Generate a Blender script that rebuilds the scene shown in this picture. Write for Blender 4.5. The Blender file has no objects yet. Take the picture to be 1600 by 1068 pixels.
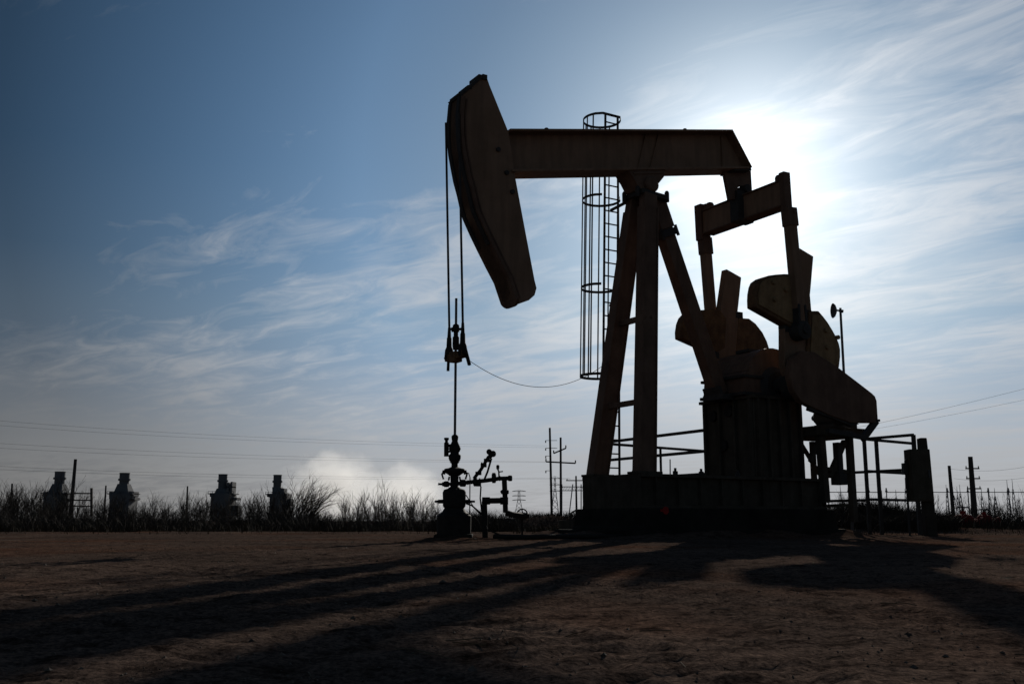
# Oil-field pump jack at low sun, built in metres.  World: camera near the origin looking along +Y.
import bpy, bmesh, math, random
from mathutils import Vector, Matrix, noise
R = math.radians
sc = bpy.context.scene
C = sc.collection
rnd = random.Random(7)

# ------------------------------------------------------------------ materials
def mat(name, c1, c2, rough=.75, scale=3., metal=0., bump=.15, detail=6., bscale=None, c3=None, spec=.2, streak=0.):
    m = bpy.data.materials.new(name); m.use_nodes = True
    nt = m.node_tree; b = nt.nodes['Principled BSDF']
    tc = nt.nodes.new('ShaderNodeTexCoord')
    n = nt.nodes.new('ShaderNodeTexNoise'); n.inputs['Scale'].default_value = scale; n.inputs['Detail'].default_value = detail
    n.inputs['Roughness'].default_value = .65
    nt.links.new(tc.outputs['Object'], n.inputs['Vector'])
    r = nt.nodes.new('ShaderNodeValToRGB')
    r.color_ramp.elements[0].position = .35; r.color_ramp.elements[0].color = (*c1, 1)
    r.color_ramp.elements[1].position = .68; r.color_ramp.elements[1].color = (*c2, 1)
    if c3:
        e = r.color_ramp.elements.new(.74); e.color = (*c3, 1)
    nt.links.new(n.outputs['Fac'], r.inputs['Fac']); b.inputs['Specular IOR Level'].default_value = spec
    col_ = r.outputs['Color']
    if streak:
        mp = nt.nodes.new('ShaderNodeMapping'); mp.inputs['Scale'].default_value = (5.,5.,.55); nt.links.new(tc.outputs['Object'], mp.inputs['Vector'])
        ns = nt.nodes.new('ShaderNodeTexNoise'); ns.inputs['Scale'].default_value = 1.6; ns.inputs['Detail'].default_value = 7; nt.links.new(mp.outputs[0], ns.inputs['Vector'])
        rs = nt.nodes.new('ShaderNodeValToRGB'); e0, e1 = rs.color_ramp.elements
        e0.position = .36; e0.color = (1-streak,1-streak*1.04,1-streak*1.08,1); e1.position = .58; e1.color = (1.08,1.06,1.04,1)
        nt.links.new(ns.outputs['Fac'], rs.inputs['Fac'])
        mx = nt.nodes.new('ShaderNodeMixRGB'); mx.blend_type = 'MULTIPLY'; mx.inputs[0].default_value = 1
        nt.links.new(col_, mx.inputs[1]); nt.links.new(rs.outputs[0], mx.inputs[2]); col_ = mx.outputs[0]
    nt.links.new(col_, b.inputs['Base Color'])
    b.inputs['Roughness'].default_value = rough; b.inputs['Metallic'].default_value = metal
    if bump:
        n2 = nt.nodes.new('ShaderNodeTexNoise'); n2.inputs['Scale'].default_value = bscale or scale*6; n2.inputs['Detail'].default_value = 4
        nt.links.new(tc.outputs['Object'], n2.inputs['Vector'])
        bp = nt.nodes.new('ShaderNodeBump'); bp.inputs['Strength'].default_value = bump; bp.inputs['Distance'].default_value = .03
        nt.links.new(n2.outputs['Fac'], bp.inputs['Height']); nt.links.new(bp.outputs['Normal'], b.inputs['Normal'])
    return m
M = {}
M['paint'] = mat('weathered_tan_paint', (.185,.118,.08), (.235,.152,.108), .7, 1.7, c3=(.14,.07,.04), streak=.13)
M['paint_dark'] = mat('grimy_brown_paint', (.10,.062,.047), (.155,.10,.075), .75, 2.2, c3=(.06,.035,.025), streak=.13)
M['rust'] = mat('rusty_cast_iron', (.09,.052,.032), (.19,.115,.062), .85, 4., c3=(.05,.03,.022), streak=.13)
M['rust_face'] = mat('flaking_ochre_paint', (.20,.13,.07), (.29,.20,.115), .85, 5., c3=(.05,.03,.02), streak=.13)
M['steel'] = mat('dark_steel', (.03,.03,.033), (.055,.052,.05), .7, 6., 0.)
M['galv'] = mat('grey_galvanised_steel', (.07,.075,.085), (.11,.115,.125), .7, 5., 0.)
M['oily'] = mat('oily_black_iron', (.018,.017,.017), (.035,.032,.03), .75, 8., 0., spec=.1)
M['base'] = mat('grimy_base_steel', (.046,.041,.034), (.08,.071,.06), .85, 2.5, spec=.08, streak=.13)
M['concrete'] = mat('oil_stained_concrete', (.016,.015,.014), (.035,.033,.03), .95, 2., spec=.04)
M['wood'] = mat('weathered_wood', (.03,.026,.022), (.055,.047,.04), .9, 4.)
M['twig'] = mat('grey_brown_twigs', (.034,.028,.024), (.062,.051,.043), .95, 2., bump=0)
M['weed'] = mat('dry_weeds', (.03,.022,.013), (.055,.042,.025), .95, 1., bump=0)
M['red'] = mat('red_paint', (.22,.010,.011), (.32,.018,.017), .8, 4.)
M['plant'] = mat('hazy_grey_plant', (.11,.116,.13), (.14,.147,.16), .9, .1, bump=0)  # base colour lightened to paint in the distance haze on the stacks
M['far'] = mat('hazy_far_steel', (.17,.17,.18), (.22,.22,.23), .9, .3, bump=0)  # pale tone is painted haze, not the steel's own colour
M['pole'] = mat('creosote_pole', (.045,.042,.042), (.07,.065,.062), .9, 1., bump=0)
M['wire'] = mat('grey_wire', (.10,.10,.11), (.13,.13,.14), .7, 1., bump=0)
M['stone'] = mat('pale_gravel', (.05,.04,.034), (.15,.125,.105), .9, 9., bump=0)
M['straw'] = mat('dry_straw', (.08,.06,.04), (.15,.115,.075), .9, 9., bump=0)

# ------------------------------------------------------------------ mesh helpers
class MB:
    """collects simple solids and links them as ONE mesh object"""
    def __init__(s): s.v = []; s.f = []
    def add(s, vs, fs):
        o = len(s.v); s.v += [tuple(x) for x in vs]; s.f += [tuple(i+o for i in f) for f in fs]; return s
    def hexa(s, a, b):                       # two quads a, b (4 points each)
        return s.add(list(a)+list(b), [(3,2,1,0),(4,5,6,7),(0,1,5,4),(1,2,6,5),(2,3,7,6),(3,0,4,7)])
    def box(s, u0, u1, w0, w1, z0, z1):      # local unit coordinates u, w, z
        y0, y1 = -w1, -w0
        return s.hexa([(u0,y0,z0),(u1,y0,z0),(u1,y1,z0),(u0,y1,z0)], [(u0,y0,z1),(u1,y0,z1),(u1,y1,z1),(u0,y1,z1)])
    def prism(s, poly, w0, w1):              # (u, z) outline swept from w0 to w1
        n = len(poly)
        vs = [(u,-w0,z) for u,z in poly] + [(u,-w1,z) for u,z in poly]
        return s.add(vs, [tuple(range(n)), tuple(range(2*n-1,n-1,-1))] + [(i,(i+1)%n,n+(i+1)%n,n+i) for i in range(n)])
    def bar(s, a, b, wd, ht=None, side=None, wd2=None, ht2=None):   # rectangular bar between two points; wd is across `side`
        a, b = Vector(a), Vector(b); d = (b-a).normalized(); ht = ht or wd
        x = Vector(side) if side else (d.cross(Vector((0,0,1))) if abs(d.z) < .95 else Vector((1,0,0)))
        x = (x - d*x.dot(d)).normalized(); y = d.cross(x)
        q = lambda p, w, h: [p+x*w/2+y*h/2, p-x*w/2+y*h/2, p-x*w/2-y*h/2, p+x*w/2-y*h/2]
        return s.hexa(q(a,wd,ht), q(b,wd2 or wd,ht2 or ht))
    def tube(s, pts, r, n=8, closed=False):
        pts = [Vector(p) for p in pts]; m = len(pts); vs = []; fs = []
        rr = r if isinstance(r, (list, tuple)) else [r]*m
        px = None
        for i, p in enumerate(pts):
            t = (pts[(i+1)%m]-pts[i-1]) if closed else (pts[min(i+1,m-1)]-pts[max(i-1,0)])
            t.normalize()
            if px is None: px = t.cross(Vector((0,0,1))) if abs(t.z) < .95 else t.cross(Vector((1,0,0)))
            px = (px - t*px.dot(t)).normalized(); py = t.cross(px)
            for k in range(n):
                a = 2*math.pi*k/n; vs.append(p + (px*math.cos(a)+py*math.sin(a))*rr[i])
        for i in range(m if closed else m-1):
            for k in range(n):
                j = (i+1)%m
                fs.append((i*n+k, i*n+(k+1)%n, j*n+(k+1)%n, j*n+k))
        if not closed: fs += [tuple(range(n-1,-1,-1)), tuple((m-1)*n+k for k in range(n))]
        return s.add(vs, fs)
    def lathe(s, c, prof, n=20, axis='z'):   # prof: (distance along the axis, radius)
        c = Vector(c); vs = []; fs = []
        for h, r in prof:
            for k in range(n):
                a = 2*math.pi*k/n; p, q = r*math.cos(a), r*math.sin(a)
                vs.append(c + Vector({'z':(p,q,h),'x':(h,p,q),'y':(q,h,p)}[axis]))
        m = len(prof)
        for i in range(m-1):
            for k in range(n): fs.append((i*n+k, i*n+(k+1)%n, (i+1)*n+(k+1)%n, (i+1)*n+k))
        fs += [tuple(range(n-1,-1,-1)), tuple((m-1)*n+k for k in range(n))]
        return s.add(vs, fs)
    def build(s, name, m, parent=None, bevel=0., smooth=True, weld=False):
        me = bpy.data.meshes.new(name); me.from_pydata(s.v, [], s.f)
        bm = bmesh.new(); bm.from_mesh(me)
        if weld: bmesh.ops.remove_doubles(bm, verts=bm.verts, dist=1e-4)
        bmesh.ops.recalc_face_normals(bm, faces=bm.faces); bm.to_mesh(me); bm.free()
        me.materials.append(m)
        if smooth:
            me.shade_smooth(); me.set_sharp_from_angle(angle=R(32))
        o = bpy.data.objects.new(name, me); C.objects.link(o); o.parent = parent
        if bevel:
            b = o.modifiers.new('bevel', 'BEVEL'); b.width = bevel; b.segments = 2; b.limit_method = 'ANGLE'; b.angle_limit = R(40)
        return o
def pieces(mb, name, m, parent=None, bevel=0., smooth=True):
    """one object for each separate solid collected in mb"""
    n = len(mb.v); root = list(range(n))
    def find(i):
        while root[i] != i: root[i] = root[root[i]]; i = root[i]
        return i
    for f in mb.f:
        for k in f[1:]: root[find(k)] = find(f[0])
    groups = {}
    for i in range(n): groups.setdefault(find(i), []).append(i)
    out = []
    for g in groups.values():
        ix = {v: k for k, v in enumerate(g)}; p = MB(); p.v = [mb.v[i] for i in g]
        p.f = [tuple(ix[i] for i in f) for f in mb.f if f[0] in ix]; out.append(p.build(name, m, parent, bevel, smooth))
    return out
def tag(o, label=None, cat=None, group=None, kind=None):
    for k, v in (('label',label),('category',cat),('group',group),('kind',kind)):
        if v: o[k] = v
    return o
def thing(name, label, cat, loc=(0,0,0), rz=0., group=None):
    o = bpy.data.objects.new(name, None); C.objects.link(o); o.empty_display_size = .3
    o.location = loc; o.rotation_euler = (0,0,rz)
    return tag(o, label, cat, group)
def kids(o): return [c for c in bpy.data.objects if c.parent == o]
def copy_tree(o, parent=None):
    c = o.copy(); C.objects.link(c); c.parent = parent
    for ch in kids(o): copy_tree(ch, c)
    return c
def lp(a, b, t): return tuple(x+(y-x)*t for x, y in zip(a, b))

# ------------------------------------------------------------------ pump jack: u along the beam (head to tail), w across, z up
ANG = R(31); OX, OY = 2.733, 20.0
def L(u, w, z): return Vector((u, -w, z))
def WLD(u, w, z): return Vector((OX+u*math.cos(ANG)+w*math.sin(ANG), OY+u*math.sin(ANG)-w*math.cos(ANG), z))
pj = thing('pump_jack', 'large tan beam pump jack standing on a dark base on the dirt pad', 'pump jack', (OX,OY,0), ANG)
WAX = (0,1,0)

# horsehead
hp = [(-4.441, 8.133), (-3.95, 8.66), (-3.851, 8.632), (-3.809, 8.525), (-3.596, 8.094), (-3.382, 7.66), (-3.296, 7.214), (-3.225, 6.753), (-3.013, 5.774), (-2.802, 4.814), (-2.759, 4.67), (-2.803, 4.528), (-2.932, 4.414), (-3.13, 4.33), (-3.269, 4.388)]
arc = [(-3.269, 4.388), (-3.422, 4.772), (-3.602, 5.055), (-3.795, 5.371), (-3.96, 5.653), (-4.111, 5.936), (-4.18, 6.158), (-4.236, 6.371), (-4.318, 6.628), (-4.375, 6.878), (-4.431, 7.141), (-4.46, 7.397), (-4.471, 7.772), (-4.441, 8.133)]
poly = hp + arc[1:-1]
mb = MB(); mb.prism(poly, -.20, .20); head = mb.build('horsehead', M['paint'], pj, .012)
mb = MB()                                                            # curved face plate, wider than the cheeks
outer = arc; inner = []
for i, (u, z) in enumerate(arc):
    a, b = Vector(arc[max(i-1,0)]), Vector(arc[min(i+1,len(arc)-1)]); t = (b-a).normalized(); nrm = Vector((t.y,-t.x))
    if nrm.x < 0: nrm = -nrm
    inner.append((u+nrm.x*.07, z+nrm.y*.07))
rib = []
for off in (.12,.15):
    rib.append([(a_[0]+(b_[0]-a_[0])/.07*off, a_[1]+(b_[1]-a_[1])/.07*off) for a_, b_ in zip(outer, inner)])
m2 = MB(); m2.prism(rib[0] + rib[1][::-1], .20, .222); m2.build('weld_strip', M['paint_dark'], head)
oo = [(u-.012*0, z) for u, z in outer]
o0, o1, i0_, i1_ = [Vector(p) for p in (outer[0], outer[1], inner[0], inner[1])]
d0_ = (o0-o1).normalized(); rows = []
for k, (e, hw) in enumerate(((.13,.07),(.12,.14),(.095,.20),(.06,.245),(.025,.275))): rows.append((tuple(o0+d0_*e), tuple(i0_+d0_*e), hw))
rows += [(a_, b_, .285) for a_, b_ in zip(outer, inner)]
for (oa, ia, ha), (ob, ib, hb) in zip(rows[:-1], rows[1:]):
    mb.hexa([L(oa[0],-ha,oa[1]),L(oa[0],ha,oa[1]),L(ia[0],ha,ia[1]),L(ia[0],-ha,ia[1])], [L(ob[0],-hb,ob[1]),L(ob[0],hb,ob[1]),L(ib[0],hb,ib[1]),L(ib[0],-hb,ib[1])])
mb.build('face_plate', M['paint_dark'], head, 0., True, True)
mb = MB()                                                            # cable guides down the curved face
for w in (-.18, .18):
    mb.prism([(u-.03, z) for u, z in arc[3:]] + arc[3:][::-1], w-.05, w+.05)
pieces(mb, 'cable_track', M['steel'], head)
mb = MB()
(u0, z0), (u1, z1) = poly[0], poly[1]
mb.bar(L(u0-.02,0,z0+.02), L(u1,0,z1+.02), .46, .05, WAX)
for t, h in ((.04,.08), (.42,.07), (.9,.1)):
    p = lp((u0,z0), (u1,z1), t); mb.bar(L(p[0],-.18,p[1]+h*.3), L(p[0],.2,p[1]+h*.3), .09, h, (1,0,0))
mb.bar(L(u1+.02,-.22,z1-.02), L(u1+.02,.24,z1-.02), .1, .1, (1,0,0))
mb.build('head_latch', M['steel'], head)
mb = MB()
for x, z in [(-3.621, 7.256), (-3.437, 6.831), (-3.309, 6.473)]:
    mb.lathe(L(x,.2,z), [(-.04,.045),(.0,.045)], 10, 'y')
pieces(mb, 'bolt', M['steel'], head)

# walking beam: I-section
bl, br = (-3.33,6.885), (1.98,7.938); tl, tr = (-3.38,7.69), (2.41,8.888); tip = (2.93,8.16)
mb = MB(); mb.prism([bl, (2.88,8.118), tip, tr, tl], -.02, .02)
beam = mb.build('walking_beam', M['paint'], pj)
mb = MB()
mb.bar(L(tl[0],0,tl[1]), L(tr[0],0,tr[1]), .52, .045, WAX)
mb.bar(L(bl[0],0,bl[1]), L(2.86,0,8.112), .52, .05, WAX)
mb.bar(L(tr[0],0,tr[1]), L(tip[0]+.02,0,tip[1]-.03), .50, .03, WAX)
pieces(mb, 'flange', M['paint'], beam, .008)
mb = MB()
for s_ in (.60, .66, .985):
    a = lp(bl, br, s_) if s_ < .98 else (2.25,8.0); b = lp(tl, tr, s_) if s_ < .98 else (2.25,8.83)
    mb.bar(L(a[0],.0,a[1]+.03), L(b[0],0,b[1]-.03), .12, .02, WAX)
pieces(mb, 'stiffener', M['paint'], beam)
mb = MB()
for s_ in (.16, .78): 
    p = lp(tl, tr, s_); mb.lathe(L(p[0],.1,p[1]), [(0,.05),(.07,.05),(.09,.03)], 10)
pieces(mb, 'bolt', M['steel'], beam)
# centre bearing
mb = MB()
mb.prism([(-0.538, 7.431), (0.472, 7.675), (0.412, 7.45), (0.251, 7.265), (0.109, 7.128), (-0.264, 7.062), (-0.393, 7.262)], -.23, .23)
mb.bar(L(-.42,0,7.37), L(.36,0,7.53), .5, .05, WAX)
mb.lathe(L(0.03,0,7.2), [(-.34,.13),(-.3,.17),(.3,.17),(.34,.13)], 20, 'y')
cb = mb.build('centre_bearing', M['paint_dark'], pj, .01)
mb = MB()
mb.bar(L(-.24,0,7.02), L(.45,0,6.97), .62, .1, WAX)
for du, w in ((-.28,.2),(.46,.24),(.5,-.1),(-.28,-.25)):
    mb.lathe(L(du,w,6.9), [(0,.05),(.2,.05),(.24,.03)], 8)
mb.build('bearing_plate', M['steel'], cb, .006)

# samson post
TOP = {1:(-.02,.22,6.98), -1:(-.02,-.22,6.98)}
FOOT = {1:(-.72,.76,1.2), -1:(-.72,-.76,1.2)}
for s_ in (1,-1):
    mb = MB()
    mb.bar(L(*TOP[s_]), L(*FOOT[s_]), .20, .33, WAX, .20, .36)
    leg = mb.build('leg', M['paint_dark'], pj, .012)
    mb = MB(); a, b = L(*TOP[s_]), L(*FOOT[s_]); d = (b-a)
    x = Vector((1,0,0)); x = (x - d.normalized()*x.dot(d.normalized())).normalized()
    for k in (-1,1):
        mb.bar(a + x*.165*k + d*.05, b + x*.18*k, .25, .03, WAX)
    pieces(mb, 'flange', M['paint_dark'], leg)
    mb = MB(); mb.box(-.98,-.44, FOOT[s_][1]-.2, FOOT[s_][1]+.2, 1.2, 1.245); mb.build('foot_plate', M['base'], leg, .005)
mb = MB()
for t in (.46, .755):
    a, b = L(*lp(TOP[1],FOOT[1],t)), L(*lp(TOP[-1],FOOT[-1],t)); mb.bar(a, b, .10, .10)
pieces(mb, 'crossbar', M['paint_dark'], pj)
mb = MB()
ra, rb = (.30,0,6.98), (1.93,0,2.95)
mb.bar(L(*ra), L(*rb), .26, .32, WAX, .28, .32)
rear = mb.build('leg', M['paint_dark'], pj, .012)
mb = MB(); k = .155
p = lp(ra, rb, k); q = lp(ra, rb, k+.035); mb.bar(L(*p), L(*q), .38, .42, WAX)
for w in (-.15,.15):
    for du in (-.2,.2):
        m_ = lp(ra, rb, k-.01); n_ = lp(ra, rb, k+.045)
        mb.tube([L(m_[0]+du,w,m_[2]+du*.4), L(n_[0]+du,w,n_[2]+du*.4)], .035, 6)
mb.build('flange', M['steel'], rear, .006)
mb = MB(); mb.bar(L(*lp(ra,rb,-.0)), L(*lp(ra,rb,.15)), .32, .38, WAX); mb.build('leg_head', M['paint_dark'], rear, .01)
mb = MB(); mb.box(1.75,2.2,-.3,.3,2.83,2.95); mb.bar(L(1.80,0,2.93), L(1.73,0,3.1), .5, .08, WAX); mb.build('foot_plate', M['steel'], rear, .005)

# tail hanger and equaliser
EU, EZ = 2.89, 7.22
mb = MB()
mb.prism([(2.29, 8.03), (2.719, 8.133), (2.67, 7.395), (2.428, 7.354)], -.045, .045)
mb.prism([(2.719, 8.133), (2.956, 8.193), (2.93, 7.726), (2.814, 7.735), (2.688, 7.668)], -.045, .045)
mb.prism([(2.676, 7.516), (2.783, 7.534), (2.924, 7.619), (2.899, 7.164), (2.655, 7.124)], -.045, .045)
mb.prism([(2.956, 8.193), (3.116, 8.23), (3.125, 7.699), (3.116, 7.2), (2.899, 7.164)], -.045, .045)
hang = mb.build('tail_hanger', M['paint_dark'], pj, .005)
mb = MB()
mb.bar(L(2.42,0,8.0), L(2.95,0,8.10), .46, .07, WAX)
mb.box(EU-.30,EU+.16,-.13,.13,EZ-.34,EZ+.36)
mb.lathe(L(EU-.02,0,EZ+.42), [(-.2,.10),(.2,.10)], 14, 'y')
mb.build('tail_bearing', M['steel'], hang, .01)
mb = MB()
mb.box(EU-.13, EU+.13, -1.22, 1.22, EZ-.27, EZ+.25)
eq = mb.build('equaliser', M['paint'], pj, .012)
mb = MB()
for z in (EZ-.29, EZ+.26): mb.box(EU-.17, EU+.17, -1.2, 1.2, z-.016, z+.016)
pieces(mb, 'flange', M['paint_dark'], eq, .004)

# pitman arms, cranks, counterweights (both sides the same)
PIN = (3.038, 4.226)
for s_ in (1,-1):
    w = 1.32*s_
    mb = MB()
    mb.bar(L(EU+.0,w,EZ-.35), L(PIN[0],w,PIN[1]+.1), .19, .22, WAX)
    pit = mb.build('pitman_arm', M['paint'], pj, .012)
    mb = MB()
    wp = 1.29 if s_ > 0 else -1.33; mb.bar(L(EU-.05,wp,EZ+.44), L(EU-.03,wp,EZ-.42), .15 if s_ > 0 else .22, .20 if s_ > 0 else .28, WAX)
    mb.bar(L(EU,w,EZ-.35), L(EU+.03,w,EZ-.75), .23, .27, WAX)
    for dz in (-.08,): mb.lathe(L(EU+.03,w+.10*1,EZ-.45), [(-.03,.035),(.0,.035)], 8, 'y')
    for dw in (-.22,-.08): mb.lathe(L(EU,w+dw*s_,EZ+.22), [(0,.10),(.17,.10),(.22,.075),(.24,.03)], 12)
    mb.build('wrist_clevis', M['paint_dark'], pit, .012)
    mb = MB()
    mb.lathe(L(PIN[0],w,PIN[1]), [(-.15,.14),(-.13,.2),(.13,.2),(.15,.14)], 22, 'y')
    mb.lathe(L(PIN[0],w,PIN[1]), [(-.19,.085),(.19,.085)], 12, 'y')
    mb.bar(L(PIN[0]-.11,w,PIN[1]), L(PIN[0]-.10,w,PIN[1]+.55), .23, .06, WAX)
    mb.bar(L(PIN[0]+.11,w,PIN[1]), L(PIN[0]+.08,w,PIN[1]+.55), .23, .06, WAX)
    mb.build('crank_pin_bearing', M['steel'], pit, .01)
    # crank: slab pointing up from the shaft
    cp_ = [(3.258,6.099), (3.714,5.958), (3.59,5.30), (3.545,5.08)] + [(3.584, 4.274), (3.649, 3.587), (3.45, 2.998), (3.079, 2.839), (2.852, 3.052), (2.679, 3.509), (2.729, 4.272), (2.907, 4.413)] + [(3.02,5.07)]
    mb = MB(); mb.prism(cp_, 1.1*s_-.09, 1.1*s_+.09)
    crank = mb.build('crank', M['paint'], pj, .012)
    mb = MB()
    mb.lathe(L(3.06,1.1*s_,3.13), [(-.17,.28),(-.15,.34),(.15,.34),(.17,.28)], 22, 'y')
    mb.build('hub', M['steel'], crank, .01)
    mb = MB()
    mb.prism([(3.2,4.6),(3.34,4.62),(3.30,5.25),(3.2,5.2)], 1.1*s_-.096, 1.1*s_-.088)
    mb.build('slot', M['oily'], crank)
    for k in (0,1):
        if k == 0: dp = [(1.864, 4.63), (1.865, 4.792), (1.881, 4.929), (1.926, 5.084), (1.986, 5.187), (2.118, 5.272), (2.305, 5.344), (2.511, 5.391), (2.757, 5.436), (2.986, 5.458), (3.253, 5.457), (3.304, 4.537), (3.169, 4.246), (2.834, 4.323)]
        else:      dp = [(3.431, 4.714), (3.725, 4.746), (3.854, 4.647), (3.983, 4.534), (4.128, 4.366), (4.236, 4.222), (4.305, 4.088), (4.334, 3.964), (4.32, 3.795), (4.26, 3.553), (3.873, 3.399), (3.272, 3.598)]
        if s_ < 0:
            if k == 0: dp = [(1.819, 4.328), (1.816, 4.488), (1.86, 4.683), (1.931, 4.823), (2.048, 4.931), (2.297, 5.01), (2.548, 5.052), (2.704, 5.099), (2.997, 5.101), (3.185, 4.909), (3.112, 4.224), (2.793, 4.077)]
            else:      dp = [(3.58, 5.085), (3.715, 4.978), (3.899, 4.989), (4.098, 4.894), (4.314, 4.7), (4.447, 4.497), (4.518, 4.303), (4.504, 4.071), (4.121, 3.888), (3.426, 4.072)]
        mb = MB(); mb.prism(dp, 1.0*s_ if s_>0 else -1.0, 1.24*s_)
        cw = mb.build('counterweight', M['rust'], crank, .02)
        mb = MB()
        cx = sum(p[0] for p in dp)/len(dp); cz = sum(p[1] for p in dp)/len(dp)
        ins = [(cx+(u-cx)*.86, cz+(z-cz)*.86) for u, z in dp]
        mb.prism(ins, 1.24*s_, 1.265*s_)
        for a, r in ((.3,.25),(2.1,.22),(4.2,.2)):
            mb.lathe(L(cx+r*math.cos(a),1.27*s_,cz+r*math.sin(a)), [(-.05,.05),(.05,.05)], 8, 'y')
        pieces(mb, 'cover_face', M['rust_face'], cw, .008)
        mb = MB(); b_ = dp[-1] if k == 0 else dp[0]
        mb.box(b_[0]-.09, b_[0]+.12, 1.0*min(s_,1.26*s_) if s_>0 else -1.2, 1.2 if s_>0 else -1.0, b_[1]-.12, b_[1]+.03)
        pieces(mb, 'clamp_bolt', M['steel'], cw)

# gear reducer on its pedestal
g = [(2.05,2.95),(2.1,3.35),(2.3,3.5)]
for i in range(13):
    a = R(160-140*i/12); g.append((2.95+.82*math.cos(a), 3.14+.82*math.sin(a)))
g += [(3.95,3.3),(4.05,2.95)]
mb = MB(); mb.prism(g, -.62, .62); gear = mb.build('gear_reducer', M['paint_dark'], pj, .02)
mb = MB()
mb.lathe(L(2.95,0,3.14), [(-1.0,.16),(1.0,.16)], 18, 'y')
mb.lathe(L(2.95,0,3.14), [(-.72,.3),(-.62,.42),(.62,.42),(.72,.3)], 20, 'y')
mb.build('shaft', M['steel'], gear)
mb = MB()
mb.box(2.0,4.1,-.68,.68,2.90,2.965); mb.box(2.02,4.08,-.66,.66,3.27,3.33)
mb.box(2.65,3.2,-.2,.2,3.92,3.99); mb.lathe(L(3.35,.25,3.84), [(0,.08),(.12,.08),(.15,.05)], 10)
pieces(mb, 'housing_rib', M['steel'], gear, .006)
mb = MB(); mb.box(2.18,3.56,-.75,.75,1.2,2.83)
ped = mb.build('gear_pedestal', M['base'], pj, .01)
mb = MB()
for i in range(5): u = 2.26+i*.305; mb.box(u-.03,u+.03,.75,.83,1.2,2.83)
for i in range(4): w = -.7+i*.46; mb.box(2.10,2.18,w-.02,w+.04,1.2,2.83)
mb.box(2.1,3.64,-.83,.83,2.83,2.895)
pieces(mb, 'rib', M['base'], ped, .005)
mb = MB()
for u, w, z in ((2.18,-.45,2.55),(2.18,.05,2.62),(2.18,-.15,1.9)): mb.lathe(L(u,w,z), [(-.06,.12),(0,.12)], 14, 'x')
pieces(mb, 'inspection_cover', M['oily'], ped)

# long skid base
mb = MB()
for w in (-.86,.86):
    mb.box(-.95,3.95,w-.012,w+.012,.62,1.14); mb.box(-.95,3.95,w-.11,w+.11,1.14,1.2); mb.box(-.95,3.95,w-.11,w+.11,.56,.62)
mb.box(-.93,3.9,-.7,.7,.56,1.17); mb.box(-.97,-.93,-.93,.93,.56,1.2); mb.box(3.95,3.99,-.93,.93,.56,1.2)
skid = mb.build('skid_base', M['base'], pj, .006)
mb = MB()
for i in range(9): 
    for w in (.872,-.952): mb.box(-.6+i*.55,-.58+i*.55,w,w+.08,.62,1.14)
pieces(mb, 'stiffener', M['base'], skid)
mb = MB()
for u, w in ((-.85,.62),(.0,.8),(.35,-.8),(.62,.84),(1.2,-.6),(1.62,.8)): mb.lathe(L(u,w,1.2), [(0,.05),(.07,.05),(.08,.025),(.13,.025)], 8)
pieces(mb, 'anchor_bolt', M['steel'], skid)
rp = [(-0.539, 0.517)][0]
mb = MB(); mb.lathe(L(rp[0],1.128,rp[1]), [(-.012,.075),(.0,.075)], 10, 'y'); mb.bar(L(rp[0],1.125,rp[1]), L(rp[0]-.12,1.125,rp[1]+.0), .012, .05); tag(mb.build('marker_plate', M['red'], skid), 'small red plate on the side of the base')

# motor deck behind the gearbox, motor, belt guard
mb = MB(); mb.prism([(3.62,2.30),(5.22,2.30),(5.22,2.12),(3.62,2.10)], -.3, 1.1)
deck = mb.build('motor_deck', M['base'], pj, .01)
mb = MB()
mb.bar(L(3.85,.98,2.1), L(3.9,.98,.7), .16, .14); mb.bar(L(4.05,.2,2.1), L(4.05,.2,.5), .14, .12)
mb.bar(L(4.72,1.0,2.1), L(4.72,1.0,.3), .13, .12); mb.bar(L(4.9,-.2,2.1), L(4.9,-.2,.3), .1, .1)
pieces(mb, 'post', M['base'], deck)
mb = MB()
mb.bar(L(4.62,.96,2.02), L(4.08,.96,1.25), .1, .1); mb.bar(L(3.86,.9,1.95), L(3.6,.9,1.55), .08, .08)
mb.bar(L(4.2,.1,2.02), L(4.75,.1,1.35), .07, .07); mb.bar(L(3.9,.98,1.42), L(4.72,.98,1.36), .07, .07)
mb.bar(L(4.05,.2,.62), L(4.72,1.0,.66), .07, .07)
pieces(mb, 'brace', M['base'], deck)
mb = MB(); mb.lathe(L(4.35,.85,2.55), [(-.36,.15),(-.33,.21),(.30,.21),(.33,.15),(.5,.05)], 20, 'y')
for i in range(12):
    a = 2*math.pi*i/12; mb.bar(L(4.35+.21*math.cos(a),.55,2.55+.21*math.sin(a)), L(4.35+.21*math.cos(a),1.12,2.55+.21*math.sin(a)), .025, .025)
mb.box(4.15,4.55,.55,1.1,2.3,2.37)
mb.build('motor', M['galv'], deck, .004)
mb = MB(); mb.box(4.62,4.95,.5,1.05,2.3,2.40); mb.box(4.30,4.44,.9,1.05,1.25,1.98); mb.box(4.28,4.5,.82,1.08,1.08,1.32)
pieces(mb, 'junction_box', M['steel'], deck, .01)
gp = [(2.643, 3.594), (2.915, 3.777), (3.291, 3.783), (3.625, 3.662), (3.983, 3.52), (4.497, 3.278), (5.001, 3.035), (5.098, 2.972), (5.14, 2.877), (5.141, 2.461), (5.064, 2.402), (4.296, 2.364), (3.684, 2.48), (3.129, 2.635), (2.838, 2.723), (2.633, 2.933), (2.546, 3.255)]
mb = MB(); mb.prism(gp, 1.29, 1.45)
guard = mb.build('belt_guard', M['paint_dark'], pj, .012)
mb = MB()
e = [(5.129, 2.447), (4.704, 2.03)]
mb.bar(L(e[0][0],1.4,e[0][1]), L(e[1][0],1.36,e[1][1]), .10, .13)
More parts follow.
